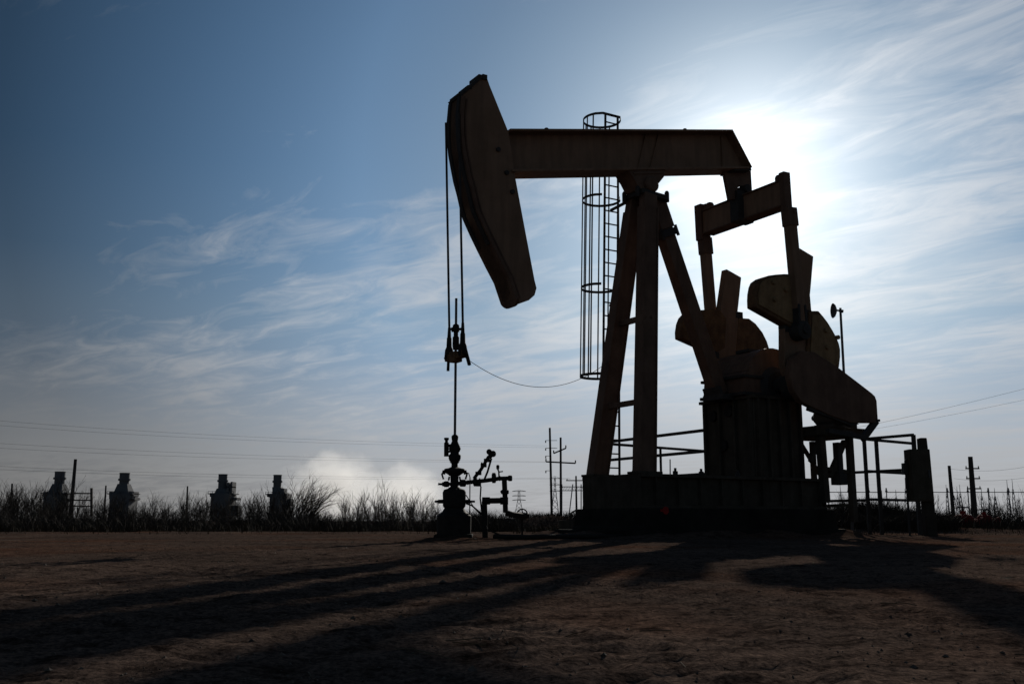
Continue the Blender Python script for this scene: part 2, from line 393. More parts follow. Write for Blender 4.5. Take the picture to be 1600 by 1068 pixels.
mb.bar(L(e[0][0]-.07,1.38,e[0][1]+.01), L(e[0][0]+.08,1.38,e[0][1]+.01), .14, .05)
mb.bar(L(e[1][0]-.35,1.40,e[1][1]+.10), L(e[1][0]-.35,1.05,2.2), .09, .09); mb.bar(L(e[1][0],1.42,e[1][1]+.04), L(3.6,1.4,e[1][1]+.14), .1, .1)
mb.build('bracket', M['steel'], guard)
mb = MB()
q = [(3.136, 2.728), (4.302, 2.432), (4.573, 2.35), (4.33, 2.298), (3.719, 2.442), (3.086, 2.566)]
mb.prism(q, 1.32, 1.42); mb.build('guard_rim', M['steel'], guard)

# bridle: two wire ropes hung over the curved face
cbz = 3.24; CU = -4.345; RU = -4.375
mb = MB()
for w in (-.262,.262):
    up = [L(u-.028, w, z) for u, z in arc[3:-1]]
    i0 = min(range(len(up)), key=lambda i: up[i].x); pts = [L(CU-.045+.0,w,cbz+.55)] + [p for p in up[i0:]]
    pts[0].x = RU
    mb.tube(pts, .022, 8)
bx = up[i0].x
mb.build('bridle', M['steel'], pj)
# ladder with safety cage behind the far leg
LW = -1.2
la = [(-0.064, 9.343), (-0.22, 4.137)]
lb = [(0.346, 9.327), (-0.029, 1.227)]
lad = thing('caged_ladder', 'tall steel ladder with round safety cage behind the samson post', 'ladder', (OX,OY,0), ANG)
lt, lbm = 9.25, 1.22
def ls(z): return -.030*(9.3-z)
mb = MB()
xs = [(-.03,9.30,-.03+ls(1.2),1.2), (.31,9.30,.17,1.2)]
for (u0,z0,u1,z1) in xs: mb.tube([L(u0,LW,z0), L(u1,LW,z1)], .026, 6)
mb.build('side_rail', M['steel'], lad)
for i in range(27):
    z = 1.42+i*.295
    t = (9.30-z)/8.1; mb = MB(); mb.tube([L(-.03+ls(z),LW,z), L(.31-.14*t,LW,z)], .016, 6); mb.build('rung', M['steel'], lad)
hoops = (9.28, 7.38, 5.36, 3.40)
cr = .425
def hoop_pts(zc, n=20):
    c = L(.125+ls(zc), LW-.345, zc)
    pts = [L(-.10+ls(zc),LW,zc)] + [c + Vector((cr*math.cos(a), cr*math.sin(a), 0)) for a in [R(215-250*i/n) for i in range(n+1)]] + [L(.38+ls(zc),LW,zc)]
    return pts
for zc in hoops:
    mb = MB(); hpnts = hoop_pts(zc)
    for a, b in zip(hpnts[:-1], hpnts[1:]): mb.bar(a, b, .012, .055, None)
    if zc > 9: mb.bar(L(-.10,LW,zc), L(.38,LW,zc), .03, .05)
    mb.build('cage_hoop', M['steel'], lad)
for a in (207,184,160,137,113,90,60,30,-5):
    x = L(.125,LW-.345,0) + Vector((cr*math.cos(R(a)), cr*math.sin(R(a)), 0))
    mb = MB(); mb.bar((x.x,x.y,9.28), (x.x+ls(3.4),x.y,3.40), .03, .012, (math.cos(R(a+90)),math.sin(R(a+90)),0)); mb.build('cage_bar', M['steel'], lad)
mb = MB()
for z in (7.05, 4.9, 2.6):
    t = (6.98-z)/5.78; p = lp(TOP[-1], FOOT[-1], t); mb.bar(L(.14+ls(z),LW,z), L(p[0],p[1],p[2]), .05, .05)
pieces(mb, 'standoff', M['steel'], lad)

# carrier bar, polished rod
prz = 4.32
rod = thing('polished_rod', 'polished steel rod hanging from the bridle down into the wellhead', 'rod', WLD(RU,0,1.4))
mb = MB(); mb.tube([(0,0,0.0),(0,0,prz-1.4)], .024, 10); mb.build('rod', M['galv'], rod)
mb = MB(); mb.lathe((0,0,cbz-1.4+.16), [(-.03,.05),(.04,.062),(.2,.06),(.22,.042),(.3,.042),(.31,.06),(.42,.06),(.44,.035)], 14)
mb.bar((-.08,0,cbz-1.4+.5), (.06,0,cbz-1.4+.5), .11, .07); mb.lathe((-.03,-.05,cbz-1.4+.5), [(-.1,.025),(.14,.025)], 8, 'x')
mb.build('rod_clamp', M['oily'], rod)
carr = thing('carrier_bar', 'carrier bar with two wire rope sockets clamped under the horsehead cables', 'carrier bar', WLD(RU,0,cbz), ANG)
mb = MB(); mb.box(-.06,.06,-.33,.33,-.05,.07); mb.box(-.08,.08,-.11,.11,-.10,.09); mb.build('bar', M['rust'], carr, .012)
for w in (-.262,.262):
    mb = MB(); mb.lathe(L(0,w,0), [(.58,.026),(.40,.036),(.38,.045),(.22,.05),(.16,.075),(.04,.085),(-.02,.07)], 12)
    mb.build('socket', M['oily'], carr)
    mb = MB(); s_ = 1 if w > 0 else -1
    mb.bar(L(.02,w+.05*s_,.12), L(.06,w+.15*s_,-.20), .05, .045); mb.lathe(L(0,w+.06*s_,.03), [(-.09,.03),(.09,.03)], 8, 'y')
    mb.build('latch', M['oily'], carr)

# thin load-cell cable sagging from the carrier bar to the post
a = WLD(RU+.03,.30,cbz-.05); b = WLD(-.50,-.50,3.60)
pts = []
for i in range(33):
    t = i/32; p = a.lerp(b, t); p.z -= 4*.56*t*(1-t); pts.append(p)
mb = MB(); mb.tube(pts, .0055, 6); tag(mb.build('sensor_cable', M['steel'], None), 'thin cable sagging from the carrier bar across to the far post leg', 'cable')

# concrete foundation under the skid
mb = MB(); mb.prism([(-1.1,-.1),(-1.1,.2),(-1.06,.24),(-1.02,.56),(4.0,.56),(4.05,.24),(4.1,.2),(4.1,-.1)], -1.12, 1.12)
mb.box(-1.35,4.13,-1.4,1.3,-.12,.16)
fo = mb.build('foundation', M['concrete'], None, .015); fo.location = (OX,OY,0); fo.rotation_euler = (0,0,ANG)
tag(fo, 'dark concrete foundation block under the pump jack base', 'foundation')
mb = MB(); mb.box(-.3,.3,-.28,.28,0,.34); mb.tube([(-.2,0,.34),(-.15,0,.5),(-.02,0,.56),(.1,0,.5),(.13,0,.34)], .022, 6)
x = mb.build('junction_box', M['base'], None, .02); x.location = (1.40,21.6,0); x.rotation_euler = (0,0,ANG)
tag(x, 'low dark box with a hoop handle at the head end of the foundation', 'box')

# ------------------------------------------------------------------ guard fences around the cranks
def fence(name, label, rails, posts):
    f = thing(name, label, 'railing', rails[0][0])
    o = Vector(rails[0][0])
    for a, b in rails: mb = MB(); mb.bar(Vector(a)-o, Vector(b)-o, .065, .065); mb.build('rail', M['steel'], f)
    for a, r in posts: mb = MB(); mb.bar(Vector((a[0],a[1],0))-o, Vector(a)-o, r, r); mb.build('post', M['steel'], f)
c0, c1, c2 = WLD(2.55,-5.2,2.3), WLD(2.35,-.6,2.3), WLD(7.4,-6.15,2.3)
dz = lambda v, z: Vector((v[0],v[1],z))
fence('guard_railing', 'dark pipe guard railing behind the samson post legs on the far side of the base',
      [(c0,c1),(dz(c0,1.84),dz(c1,1.84)),(c0,c2),(dz(c0,1.42),dz(c2,1.42)),(dz(c0,1.34),dz(c1,1.34))],
      [(c0,.07),(c0.lerp(c1,.36),.06),(c1,.09),(c0.lerp(c2,.5),.06),(c2,.06)])
d0, d1, d2 = [Vector(p) for p in [(8.634, 24.455, 2.3), (9.365, 23.252, 2.3), (10.414, 25.897, 2.3)]]
ex = d0 + (d0-d1)*1.0; 
fence('guard_railing', 'dark pipe guard railing behind the motor deck beside the control cabinet',
      [(d0,d1),(d0,d2),(dz(d0,1.52),dz(d2,1.52)),(dz(d0,1.5),dz(d1,1.5)),(dz(d0,.84),dz(d2,.84)),(dz(d0,.82),dz(ex,.82)),(dz(d0,1.5),dz(ex,1.5))],
      [(d0.lerp(d1,.25),.075),(d1,.08),(d2,.07),(d0,.075),(ex,.07)])

# ------------------------------------------------------------------ mast with small dish
mY = 25.0
mp = [Vector(p) for p in [(8.427, 25, 5.698), (8.258, 25, 5.614), (8.185, 25, 5.614), (8.401, 25, 0.346)]]
mast = thing('antenna_mast', 'slim steel mast with a small dish antenna behind the belt guard', 'antenna mast', (mp[3].x, mY, 0))
o = Vector((mp[3].x, mY, 0)); hgt = mp[0].z; mx = mp[0].x - o.x
mb = MB(); mb.tube([(0,0,0),(mx,0,hgt)], [.04,.032], 8); mb.build('pole', M['galv'], mast)
mb = MB(); mb.bar((mx,0,hgt-.07), (mx-.12,0,hgt-.06), .04, .04); mb.bar((mx-.03,0,hgt-.07), (mx+.07,0,hgt-.09), .05, .07)
mb.build('dish_arm', M['steel'], mast)
mb = MB(); pr = [(0,.02),(-.015,.09),(-.05,.16),(-.08,.19),(-.075,.195),(-.035,.165),(.0,.095),(.025,.02)]
mb.lathe((mx-.12,0,hgt-.07), pr, 20, 'x'); mb.tube([(mx-.12,0,hgt-.07),(mx-.26,0,hgt-.07)], .012, 6)
mb.build('dish', M['galv'], mast)

# ------------------------------------------------------------------ control cabinet and thick post
cY = 22.2
q = [Vector(p) for p in [(8.747, 22.2, 1.884), (9.117, 22.2, 1.884), (8.752, 22.2, 0.746), (9.189, 22.2, 0.746), (9.036, 22.2, 2.14), (9.207, 22.2, 2.14), (9.043, 22.2, 0.095), (9.295, 22.2, 0.095)]]
cab = thing('control_cabinet', 'dark steel control cabinet hung on the thick wooden post', 'cabinet', (q[1].x, cY, 0))
o = Vector((q[1].x, cY, 0))
mb = MB(); x0_, x1_ = q[2].x-o.x, q[3].x-o.x+.05
mb.hexa([(x0_,-.16,q[2].z),(x1_,-.16,q[2].z),(x1_,.16,q[2].z),(x0_,.16,q[2].z)], [(x0_+.01,-.16,q[0].z),(x1_-.02,-.16,q[0].z),(x1_-.02,.16,q[0].z),(x0_+.01,.16,q[0].z)])
cbx = mb.build('cabinet_box', M['base'], cab, .01)
mb = MB(); mb.box(x0_+.03,x1_-.04,.16,.175,q[2].z+.04,q[0].z-.04); mb.build('door', M['base'], cab, .004)
mb = MB(); mb.box(x1_-.1,x1_-.08,.175,.21,q[2].z+.5,q[2].z+.68); mb.build('handle', M['galv'], cab)
mb = MB(); mb.tube([(x0_-.04,0,0),(x0_-.03,0,q[0].z-.25),(x0_+.02,0,q[0].z-.2)], .025, 6); mb.box(x0_-.10,x0_,-.06,.06,q[0].z-.55,q[0].z-.3); mb.build('conduit', M['steel'], cab)
post = thing('wooden_post', 'thick dark wooden post standing right of the control cabinet', 'post', (q[4].x+.2, cY+.02, 0))
o = Vector((q[4].x+.2, cY+.02, 0))
mb = MB(); 
a0, a1, b0, b1 = q[4].x-o.x, q[5].x-o.x, q[6].x-o.x, q[7].x-o.x
tz = q[4].z
mb.hexa([(b0,-.12,0),(b1,-.12,0),(b1,.12,0),(b0,.12,0)], [(a0+.02,-.11,tz),(a1+.0,-.11,tz),(a1+.0,.11,tz),(a0+.02,.11,tz)])
mb.build('shaft', M['wood'], post, .02)
mb = MB(); mb.box(a0+.0,a1+.02,-.13,.13,tz-.35,tz-.3); mb.tube([(a0-.12,0,tz-.28),(a0+.05,0,tz-.3)], .03, 6); mb.build('strap', M['steel'], post)

# ------------------------------------------------------------------ red wellhead gear far right
def red_gear(loc, label, s):
    t = thing('red_valve', label, 'valve', loc, 0, 'red field equipment by the scrub')
    mb = MB(); mb.lathe((0,0,0), [(0,.16*s),(.08*s,.16*s),(.1*s,.26*s),(.42*s,.28*s),(.5*s,.2*s),(.52*s,.08*s),(.62*s,.08*s)], 14)
    mb.lathe((0,0,.26*s), [(-.62*s,.17*s),(-.55*s,.17*s),(-.55*s,.11*s),(.5*s,.11*s),(.5*s,.17*s),(.57*s,.17*s)], 12, 'x'); mb.build('body', M['red'], t)
    mb = MB(); mb.lathe((0,0,.62*s), [(0,.03),(.12*s,.03)], 8)
    mb.tube([(.17*s*math.cos(k*.5236),.17*s*math.sin(k*.5236),.72*s) for k in range(12)], .02, 6, True)
    mb.bar((-.17*s,0,.72*s),(.17*s,0,.72*s),.02); mb.build('hand_wheel', M['steel'], t)
red_gear((13.4,30.,0), 'large red valve low in the weeds right of the thick post', 1.0)
red_gear((14.2,30.4,0.12), 'smaller red valve low in the weeds at the foot of the cross armed pole', .75)

# ------------------------------------------------------------------ wellhead
WX, WY = WLD(RU,0,0).x, WLD(RU,0,0).y
K = .01143                                            # metres per photo pixel at the well, measured
wh = thing('wellhead', 'dark wellhead with stuffing box and side flow line under the horsehead', 'wellhead', (WX,WY,0))
Z = lambda y: (838-y)*K
X = lambda x: (x-711)*K
def lath(name, prof, x=711, m='oily', n=20, parent=wh, sub=None):
    mb = MB(); mb.lathe((X(x),0,0), [(Z(y), r*K) for y, r in prof], n); return mb.build(name, M[m], parent, .004)
lath('casing_head', [(845,26),(802,26.5),(799,24),(796,19),(790,15),(788,17),(786,17.5),(766,18),(762,16),(760,10),(757,6)])
lath('tubing_spool', [(758,6),(741,6.5),(739,9)], n=14)
lath('blowout_preventer', [(741,8),(739,10),(736,15),(733,17),(730,15.5),(729,10),(727,5),(722,5),(720,8)], n=18)
lath('stuffing_box', [(722,4),(718,8),(714,9.5),(709,9.5),(707,7),(705,6.5),(703,8),(699,9.5),(695,8),(691,6),(687,4.5),(685,5),(680,5.5),(678,4),(677,2.2)], n=18)
mb = MB()
mb.lathe((X(698),0,0), [(Z(711),3.6*K),(Z(690),3.8*K),(Z(689),2.4*K),(Z(686),2.4*K),(Z(685),4*K),(Z(682),3.6*K)], 12)
mb.bar((X(698),0,Z(695)), (X(706),0,Z(694)), .04, .05); mb.bar((X(698),0,Z(704)), (X(706),0,Z(703)), .035, .04); mb.build('lubricator', M['oily'], wh)
mb = MB()
for s_ in (-1,1):
    mb.bar((X(711+s_*14),0,Z(736)), (X(711+s_*19),0,Z(735)), .05, .07)
    mb.tube([(X(711+s_*17),0,Z(735)),(X(711+s_*19.5),0,Z(738)),(X(711+s_*17),0,Z(746))], .018, 6)
    mb.bar((X(711+s_*8),0,Z(742)), (X(711+s_*9),0,Z(748)), .03, .03)
pieces(mb, 'ram_bonnet', M['oily'], wh)
mb = MB(); mb.lathe((0,0,Z(753.5)), [(X(686),.02),(X(692),.02),(X(692),.035),(X(694),.04),(X(696),.055),(X(702),.055),(X(703),.03),(X(711),.035)], 10, 'x'); mb.build('bleed_valve', M['oily'], wh)
mb = MB(); mb.lathe((0,0,Z(780)), [(X(681),.02),(X(686),.02),(X(686),.035),(X(735),.035),(X(736),.02),(X(743),.018)], 8, 'x'); pieces(mb, 'casing_bolt', M['oily'], wh)
mb = MB()
mb.tube([(X(714),0,Z(753)),(X(735),0,Z(750.5)),(X(760),0,Z(748)),(X(780),0,Z(745)),(X(799),0,Z(744.5))], .038, 10)
for x, y, r, h in ((724,752,5.5,10),(732,751,4,3),(743,749,8,6),(750,749,5,3),(772,744,8,7),(781,744.5,4.5,3),(797,744.5,4.5,7)):
    mb.lathe((X(x),0,Z(y)), [(-h*K/2,r*K*.7),(-h*K/2+.015,r*K),(h*K/2-.015,r*K),(h*K/2,r*K*.7)], 12, 'x')
mb.lathe((X(748),0,0), [(Z(757),.05),(Z(748),.05)], 10)
fl = mb.build('flow_line', M['oily'], wh)
mb = MB()
mb.tube([(X(741),0,Z(745)),(X(752),0,Z(731)),(X(764),0,Z(711))], .03, 8); mb.tube([(X(757),0,Z(747)),(X(762),0,Z(735)),(X(768),0,Z(714))], .018, 8)
for x, y in ((748,737),(756,725),(761,717)): mb.lathe((X(x),0,Z(y)), [(-.03,.055),(.03,.055)], 8)
mb.bar((X(752),0,Z(721)), (X(757),0,Z(724)), .03, .03)
pieces(mb, 'lever_arm', M['oily'], wh)
mb = MB()
mb.lathe((X(764.5),0,Z(704)), [(-.05,.045),(-.04,.05),(.04,.05),(.05,.045)], 14, 'y'); mb.lathe((X(770.5),.0,Z(707)), [(-.05,.055),(.05,.055)], 14, 'y')
mb.lathe((X(766),-.02,Z(711)), [(-.05,.04),(.05,.04)], 12, 'y')
pieces(mb, 'pressure_gauge', M['oily'], wh)
mb = MB(); mb.tube([(X(780),0,Z(744)),(X(779.5),0,Z(734)),(X(778),0,Z(731))], .016, 6); mb.lathe((X(778),0,0), [(Z(731),.02),(Z(729),.028),(Z(725),.028),(Z(724),.015)], 8)
mb.bar((X(779),0,Z(735)), (X(786),0,Z(734)), .02); mb.build('needle_valve', M['oily'], wh)
mb = MB()
mb.tube([(X(788),0,Z(745)),(X(789),0,Z(766)),(X(790),0,Z(797))], .048, 10)
mb.lathe((X(789),0,0), [(Z(769),.05),(Z(768),.07),(Z(763),.07),(Z(762),.05)], 10); mb.tube([(X(782),0,Z(765)),(X(793),0,Z(765))], .02, 6)
mb.tube([(X(790),0,Z(778.5)),(X(764),0,Z(779)),(X(757.5),0,Z(781)),(X(758,),0,Z(800)),(X(759),0,Z(838))], .052, 10)
for x, y in ((760,779),(788,779)): mb.lathe((X(x),0,Z(y)), [(-.07,.068),(.07,.068)], 10, 'x')
mb.tube([(X(790),0,Z(797)),(X(801),0,Z(800)),(X(812),0.2,Z(801)),(X(824),.5,Z(801))], .05, 8)
mb.build('pipe_loop', M['oily'], wh)
mb = MB()
mb.tube([(X(727),0,Z(735)),(X(733),0,Z(737)),(X(735),0,Z(743)),(X(735),0,Z(795)),(X(737),0,Z(836))], .011, 6)
mb.tube([(X(729),0,Z(783)),(X(738),0,Z(786)),(X(750),0,Z(796)),(X(756),0,Z(802))], .016, 6); mb.tube([(X(752),0,Z(757)),(X(751),0,Z(775)),(X(754),0,Z(800)),(X(762),-.1,Z(822)),(X(790),-.2,Z(834))], .015, 6)
mb.tube([(X(729),0,Z(770)),(X(742),0,Z(790)),(X(752),-.1,Z(800))], .01, 6)
mb.build('hose', M['oily'], wh)
mb = MB(); mb.tube([(X(816)+8*K*math.cos(k*.3927),.45,Z(799)+8*K*math.sin(k*.3927)) for k in range(16)], .014, 6, True)
mb.bar((X(808.5),.45,Z(799)),(X(823.5),.45,Z(799)),.018); mb.bar((X(816),.45,Z(806.5)),(X(816),.45,Z(791.5)),.018); mb.tube([(X(816),.45,Z(799)),(X(816),.62,Z(800)),(X(816),.6,0)], .018, 6)
mb.build('hand_wheel', M['oily'], wh)
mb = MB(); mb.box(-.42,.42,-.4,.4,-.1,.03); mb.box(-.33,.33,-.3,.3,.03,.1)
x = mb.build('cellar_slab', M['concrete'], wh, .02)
# flow line lying on the ground from the wellhead toward the base
mb = MB(); mb.tube([(WX+.7,WY-.1,.06),(WX+1.3,WY-.35,.05),(WX+2.0,WY+.1,.06),(WX+2.8,WY+.5,.05),(WX+3.6,WY+1.6,.05)], .045, 8)
tag(mb.build('ground_pipe', M['oily'], None), 'dark pipe lying on the dirt between the wellhead and the foundation', 'pipe')

# ------------------------------------------------------------------ power poles and lines
def px_at(Y, pts): return pts
hf = [(4.933, 130, 12.263), (5.129, 130, 0.897), (6.344, 130, 11.01), (6.281, 130, 0.897), (4.405, 130, 7.856), (8.226, 130, 7.65), (5.41, 130, 8.932), (6.998, 130, 9.596)]
t = thing('utility_pole', 'two post wooden pole structure with cross arms between the wellhead and base', 'utility pole', (hf[1][0],130,0))
o = Vector((hf[1][0],130,0))
for a, b in ((0,1),(2,3)):
    mb = MB(); mb.tube([(hf[b][0]-o.x,0,0),(hf[a][0]-o.x,0,hf[a][2])], [.17,.13], 8); mb.build('pole', M['pole'], t)
for a, b in ((4,5),(6,7)):
    mb = MB(); mb.bar((hf[a][0]-o.x,-.2,hf[a][2]), (hf[b][0]-o.x,-.2,hf[b][2]), .16, .18); 
    for x, z in ((hf[a][0],hf[a][2]),(hf[b][0],hf[b][2])): mb.lathe((x-o.x,-.2,z), [(0,.08),(.35,.08),(.4,.04)], 6)
    mb.build('cross_arm', M['pole'], t)
mb = MB()
for y_ in (8.6, 9.6, 10.6, 6.7): mb.bar((-.75,-.2,y_), (.0,-.2,y_), .05, .06); mb.lathe((-.75,-.2,y_-.3), [(0,.07),(.3,.07)], 6)
for y_ in (9.6, 10.6): mb.bar((.75,-.2,y_), (.0,-.2,y_), .05, .06)
pieces(mb, 'insulator', M['pole'], t)
def pole(x_top, x_bot, y_top, Y, r, label, arms=(), armw=1.3, name='utility_pole'):
    pass
def simple_pole(top, bot, r, label, arms=(), armw=1.2):
    t = thing('utility_pole', label, 'utility pole', (bot[0],bot[1],0))
    mb = MB(); mb.tube([(0,0,0),(top[0]-bot[0],0,top[2])], [r*1.2,r*.85], 8); mb.build('pole', M['pole'], t)
    for f in arms:
        x = (top[0]-bot[0])*f; z = top[2]*f; mb = MB(); mb.bar((x-armw/2,-r,z), (x+armw/2,-r,z), .12, .14)
        for s_ in (-1,0,1): mb.lathe((x+s_*armw*.45,-r,z+.05), [(0,.06),(.22,.06)], 6)
        mb.build('cross_arm', M['pole'], t)
for spec in (([(50.398, 110, 7.258), (50.361, 110, 0.81)], .3, 'thick utility pole with three short cross arms at the far right', (.82,.67,.52), 1.5),
             ([(47.999, 110, 6.279), (48.063, 110, 0.81)], .2, 'plain pole without arms just right of the thick wooden post', (), 1),
             ([(-47.983, 110, 6.978), (-48.063, 110, 0.81)], .2, 'tall leaning bare pole right of the leftmost exhaust stack', (), 1),
             ([(-54.713, 110, 4.329), (-54.576, 110, 0.81)], .12, 'thin short bare pole at the far left edge of the scrub', (), 1),
             ([(-44.435, 110, 4.121), (-44.371, 110, 0.81)], .1, 'thin bare pole just left of the second exhaust stack', (), 1),
             ([(-35.502, 110, 4.052), (-35.42, 110, 0.81)], .1, 'thin bare pole left of the third exhaust stack', (), 1),
             ([(9.566, 150, 6.921), (9.594, 150, 0.984)], .14, 'slim pole just left of the pump jack base with one short arm', (.9,), 3.),
             ([(14.218, 90, 5.769), (14.105, 90, 0.723)], .06, 'thin pole seen through the gap beside the gear pedestal', (), 1)):
    simple_pole(spec[0][0], spec[0][1], spec[1], spec[2], spec[3], spec[4])
# wires
def wire(p, label, group, r=.017):
    a, m_, b = [Vector(x) for x in p]; pts = []
    for i in range(25):
        t_ = i/24; pts.append(a*(2*(t_-.5)*(t_-1)) + m_*(4*t_*(1-t_)) + b*(2*t_*(t_-.5)))
    mb = MB(); mb.tube(pts, r, 5); tag(mb.build('power_line', M['wire'], None), label, 'power line', group)
W0 = [(-42.442, 62, 7.463), (-42.403, 62, 7.142), (-42.24, 62, 5.782), (-42.206, 62, 5.503), (-42.058, 62, 4.275), (-42.035, 62, 4.077)]
W1 = [(-27.129, 96, 8.371), (-27.112, 96, 8.033), (-27.04, 96, 6.591), (-27.023, 96, 6.254), (-26.944, 96, 4.67), (-26.932, 96, 4.427)]
W2 = [(4.584, 130, 9.928), (5.666, 130, 9.679), (4.737, 130, 7.856), (6.482, 130, 7.773), (7.458, 130, 5.754), (7.623, 130, 5.631)]
lv = ('upper','upper','middle','middle','lowest','lowest')
for i in range(6): wire((W0[i],W1[i],W2[i]), lv[i]+' pair of thin power lines crossing the sky at left', lv[i]+' pair of power lines', .0082)
wire([(24.987, 40, 6.658), (18.082, 40, 4.932), (13.633, 40, 3.976)], 'upper of the two thin wires rising to the right edge', None, .0048)
wire([(24.918, 40, 6.027), (18.056, 40, 4.595), (13.65, 40, 3.822)], 'lower of the two thin wires rising to the right edge', None, .004)
for i, yy in enumerate((731,747)):
    wire([(p[0],110,p[2]) for p in [(63.442, 110, 8.17), (55.494, 110, 6), (48.112, 110, 5.93)]] if i == 0 else [(p[0],110,p[2]) for p in [(63.285, 110, 6.628), (55.391, 110, 4.85), (48.382, 110, 4.885)]], ('higher','lower')[i]+' faint wire strung from the poles at the far right', None, .012)

# ------------------------------------------------------------------ substation gantries and lattice towers
fr = [(-47.923, 110, 0.81), (-45.764, 110, 0.81), (-45.99, 110, 3.844), (-48.117, 110, 3.29), (-45.946, 110, 3.256), (-47.988, 110, 2.53), (-45.892, 110, 2.53), (-48.009, 110, 1.91), (-45.844, 110, 1.875), (-47.371, 110, 1.772), (-47.297, 110, 0.81)]
t = thing('substation_gantry', 'ladder like steel frame beside the leaning pole at the left', 'gantry', (fr[1][0],110,0)); o = Vector((fr[1][0],110,0))
q0 = lambda i: Vector(fr[i])-o
for a, b in ((1,2),(9,10)): mb = MB(); mb.bar(q0(a), q0(b), .22 if a == 1 else .12); pieces(mb, 'post', M['pole'], t)
for a, b in ((3,4),(5,6),(7,8)): mb = MB(); mb.bar(q0(a), q0(b), .14, .14); mb.build('beam', M['pole'], t)
fr = [(8.478, 180, 6.307), (13.061, 180, 6.307), (8.473, 180, 5.627), (13.052, 180, 5.627), (8.891, 180, 1.115), (10.144, 180, 1.115), (12.31, 180, 1.115), (8.941, 180, 6.761), (10.889, 180, 6.761), (12.379, 180, 6.761)]
t = thing('substation_gantry', 'pale lattice gantry beam just left of the pump jack base', 'gantry', (fr[4][0],180,0)); o = Vector((fr[4][0],180,0))
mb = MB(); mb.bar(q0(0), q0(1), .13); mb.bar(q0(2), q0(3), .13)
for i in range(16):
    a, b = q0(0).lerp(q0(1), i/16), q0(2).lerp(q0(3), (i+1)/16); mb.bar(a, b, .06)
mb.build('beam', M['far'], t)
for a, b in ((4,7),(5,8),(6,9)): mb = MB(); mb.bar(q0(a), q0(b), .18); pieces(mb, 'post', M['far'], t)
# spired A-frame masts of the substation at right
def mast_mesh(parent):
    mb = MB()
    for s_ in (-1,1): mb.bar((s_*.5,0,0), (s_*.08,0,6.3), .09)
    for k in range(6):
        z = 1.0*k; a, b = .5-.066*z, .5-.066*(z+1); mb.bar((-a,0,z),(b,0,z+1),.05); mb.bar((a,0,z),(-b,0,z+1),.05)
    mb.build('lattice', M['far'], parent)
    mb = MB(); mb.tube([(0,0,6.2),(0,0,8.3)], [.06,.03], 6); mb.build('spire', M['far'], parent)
spire = None
for i, (x, y, h) in enumerate([(54.794, 170, 1.072), (55.548, 170, 1.072), (60.5, 170, 1.072), (62.007, 170, 1.072), (64.483, 170, 1.072), (65.236, 170, 1.072), (71.157, 170, 1.072), (72.126, 170, 1.072), (73.31, 170, 1.072), (75.032, 170, 1.072), (76.432, 170, 1.072), (79.015, 170, 1.072), (80.307, 170, 1.072), (81.061, 170, 1.072), (83.214, 170, 1.072), (84.183, 170, 1.072), (86.013, 170, 1.072)]):
    lab = 'slim spired lattice mast of the substation on the right skyline'
    if spire is None:
        spire = thing('substation_mast', lab, 'mast', (x,y,0), 0, 'spired masts of the substation'); mast_mesh(spire); o = spire
    else: o = copy_tree(spire)
    o.location = (x, y+rnd.uniform(-6,6), 0); o.scale = (rnd.uniform(.8,1.2),1,rnd.uniform(.62,.9)); 
for n, sp in enumerate(([(49.356, 168, 5.009), (61.749, 168, 5.009)], [(62.497, 168, 5.009), (89.739, 168, 5.009)])):
    a, b = Vector(sp[0]), Vector(sp[1])
    t = thing('bus_structure', ('horizontal substation bus bar seen through the guard railing','long horizontal substation bus bar right of the thick post')[n], 'bus bar', (a.x,a.y,0))
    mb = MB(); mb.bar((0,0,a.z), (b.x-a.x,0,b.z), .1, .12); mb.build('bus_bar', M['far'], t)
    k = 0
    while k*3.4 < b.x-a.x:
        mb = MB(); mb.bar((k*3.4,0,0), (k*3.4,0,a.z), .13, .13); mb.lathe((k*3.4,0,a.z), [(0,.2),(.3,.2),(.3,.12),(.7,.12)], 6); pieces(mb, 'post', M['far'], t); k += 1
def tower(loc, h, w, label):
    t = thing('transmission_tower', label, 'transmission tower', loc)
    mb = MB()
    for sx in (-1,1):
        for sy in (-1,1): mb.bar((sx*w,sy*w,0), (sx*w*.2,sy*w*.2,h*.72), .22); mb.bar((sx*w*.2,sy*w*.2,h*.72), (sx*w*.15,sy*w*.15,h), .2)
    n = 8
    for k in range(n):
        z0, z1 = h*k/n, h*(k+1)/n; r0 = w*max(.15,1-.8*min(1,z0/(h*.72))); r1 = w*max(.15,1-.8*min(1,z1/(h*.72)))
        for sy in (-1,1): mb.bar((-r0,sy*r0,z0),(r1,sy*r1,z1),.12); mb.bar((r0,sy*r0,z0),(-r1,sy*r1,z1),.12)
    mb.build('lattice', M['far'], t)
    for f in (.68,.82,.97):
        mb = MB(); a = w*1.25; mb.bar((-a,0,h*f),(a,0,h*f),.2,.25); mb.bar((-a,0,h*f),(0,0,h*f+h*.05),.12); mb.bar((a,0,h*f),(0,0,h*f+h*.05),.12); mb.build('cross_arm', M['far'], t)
p_ = [(3.343, 480, 2.424), (20.061, 480, 2.424)]
tower((p_[0][0],480,0), 14.6, 2.6, 'small far lattice tower between the wellhead and the two post pole')
tower((p_[1][0],470,0), 20.5, 2.0, 'narrow lattice tower standing behind the two post pole')

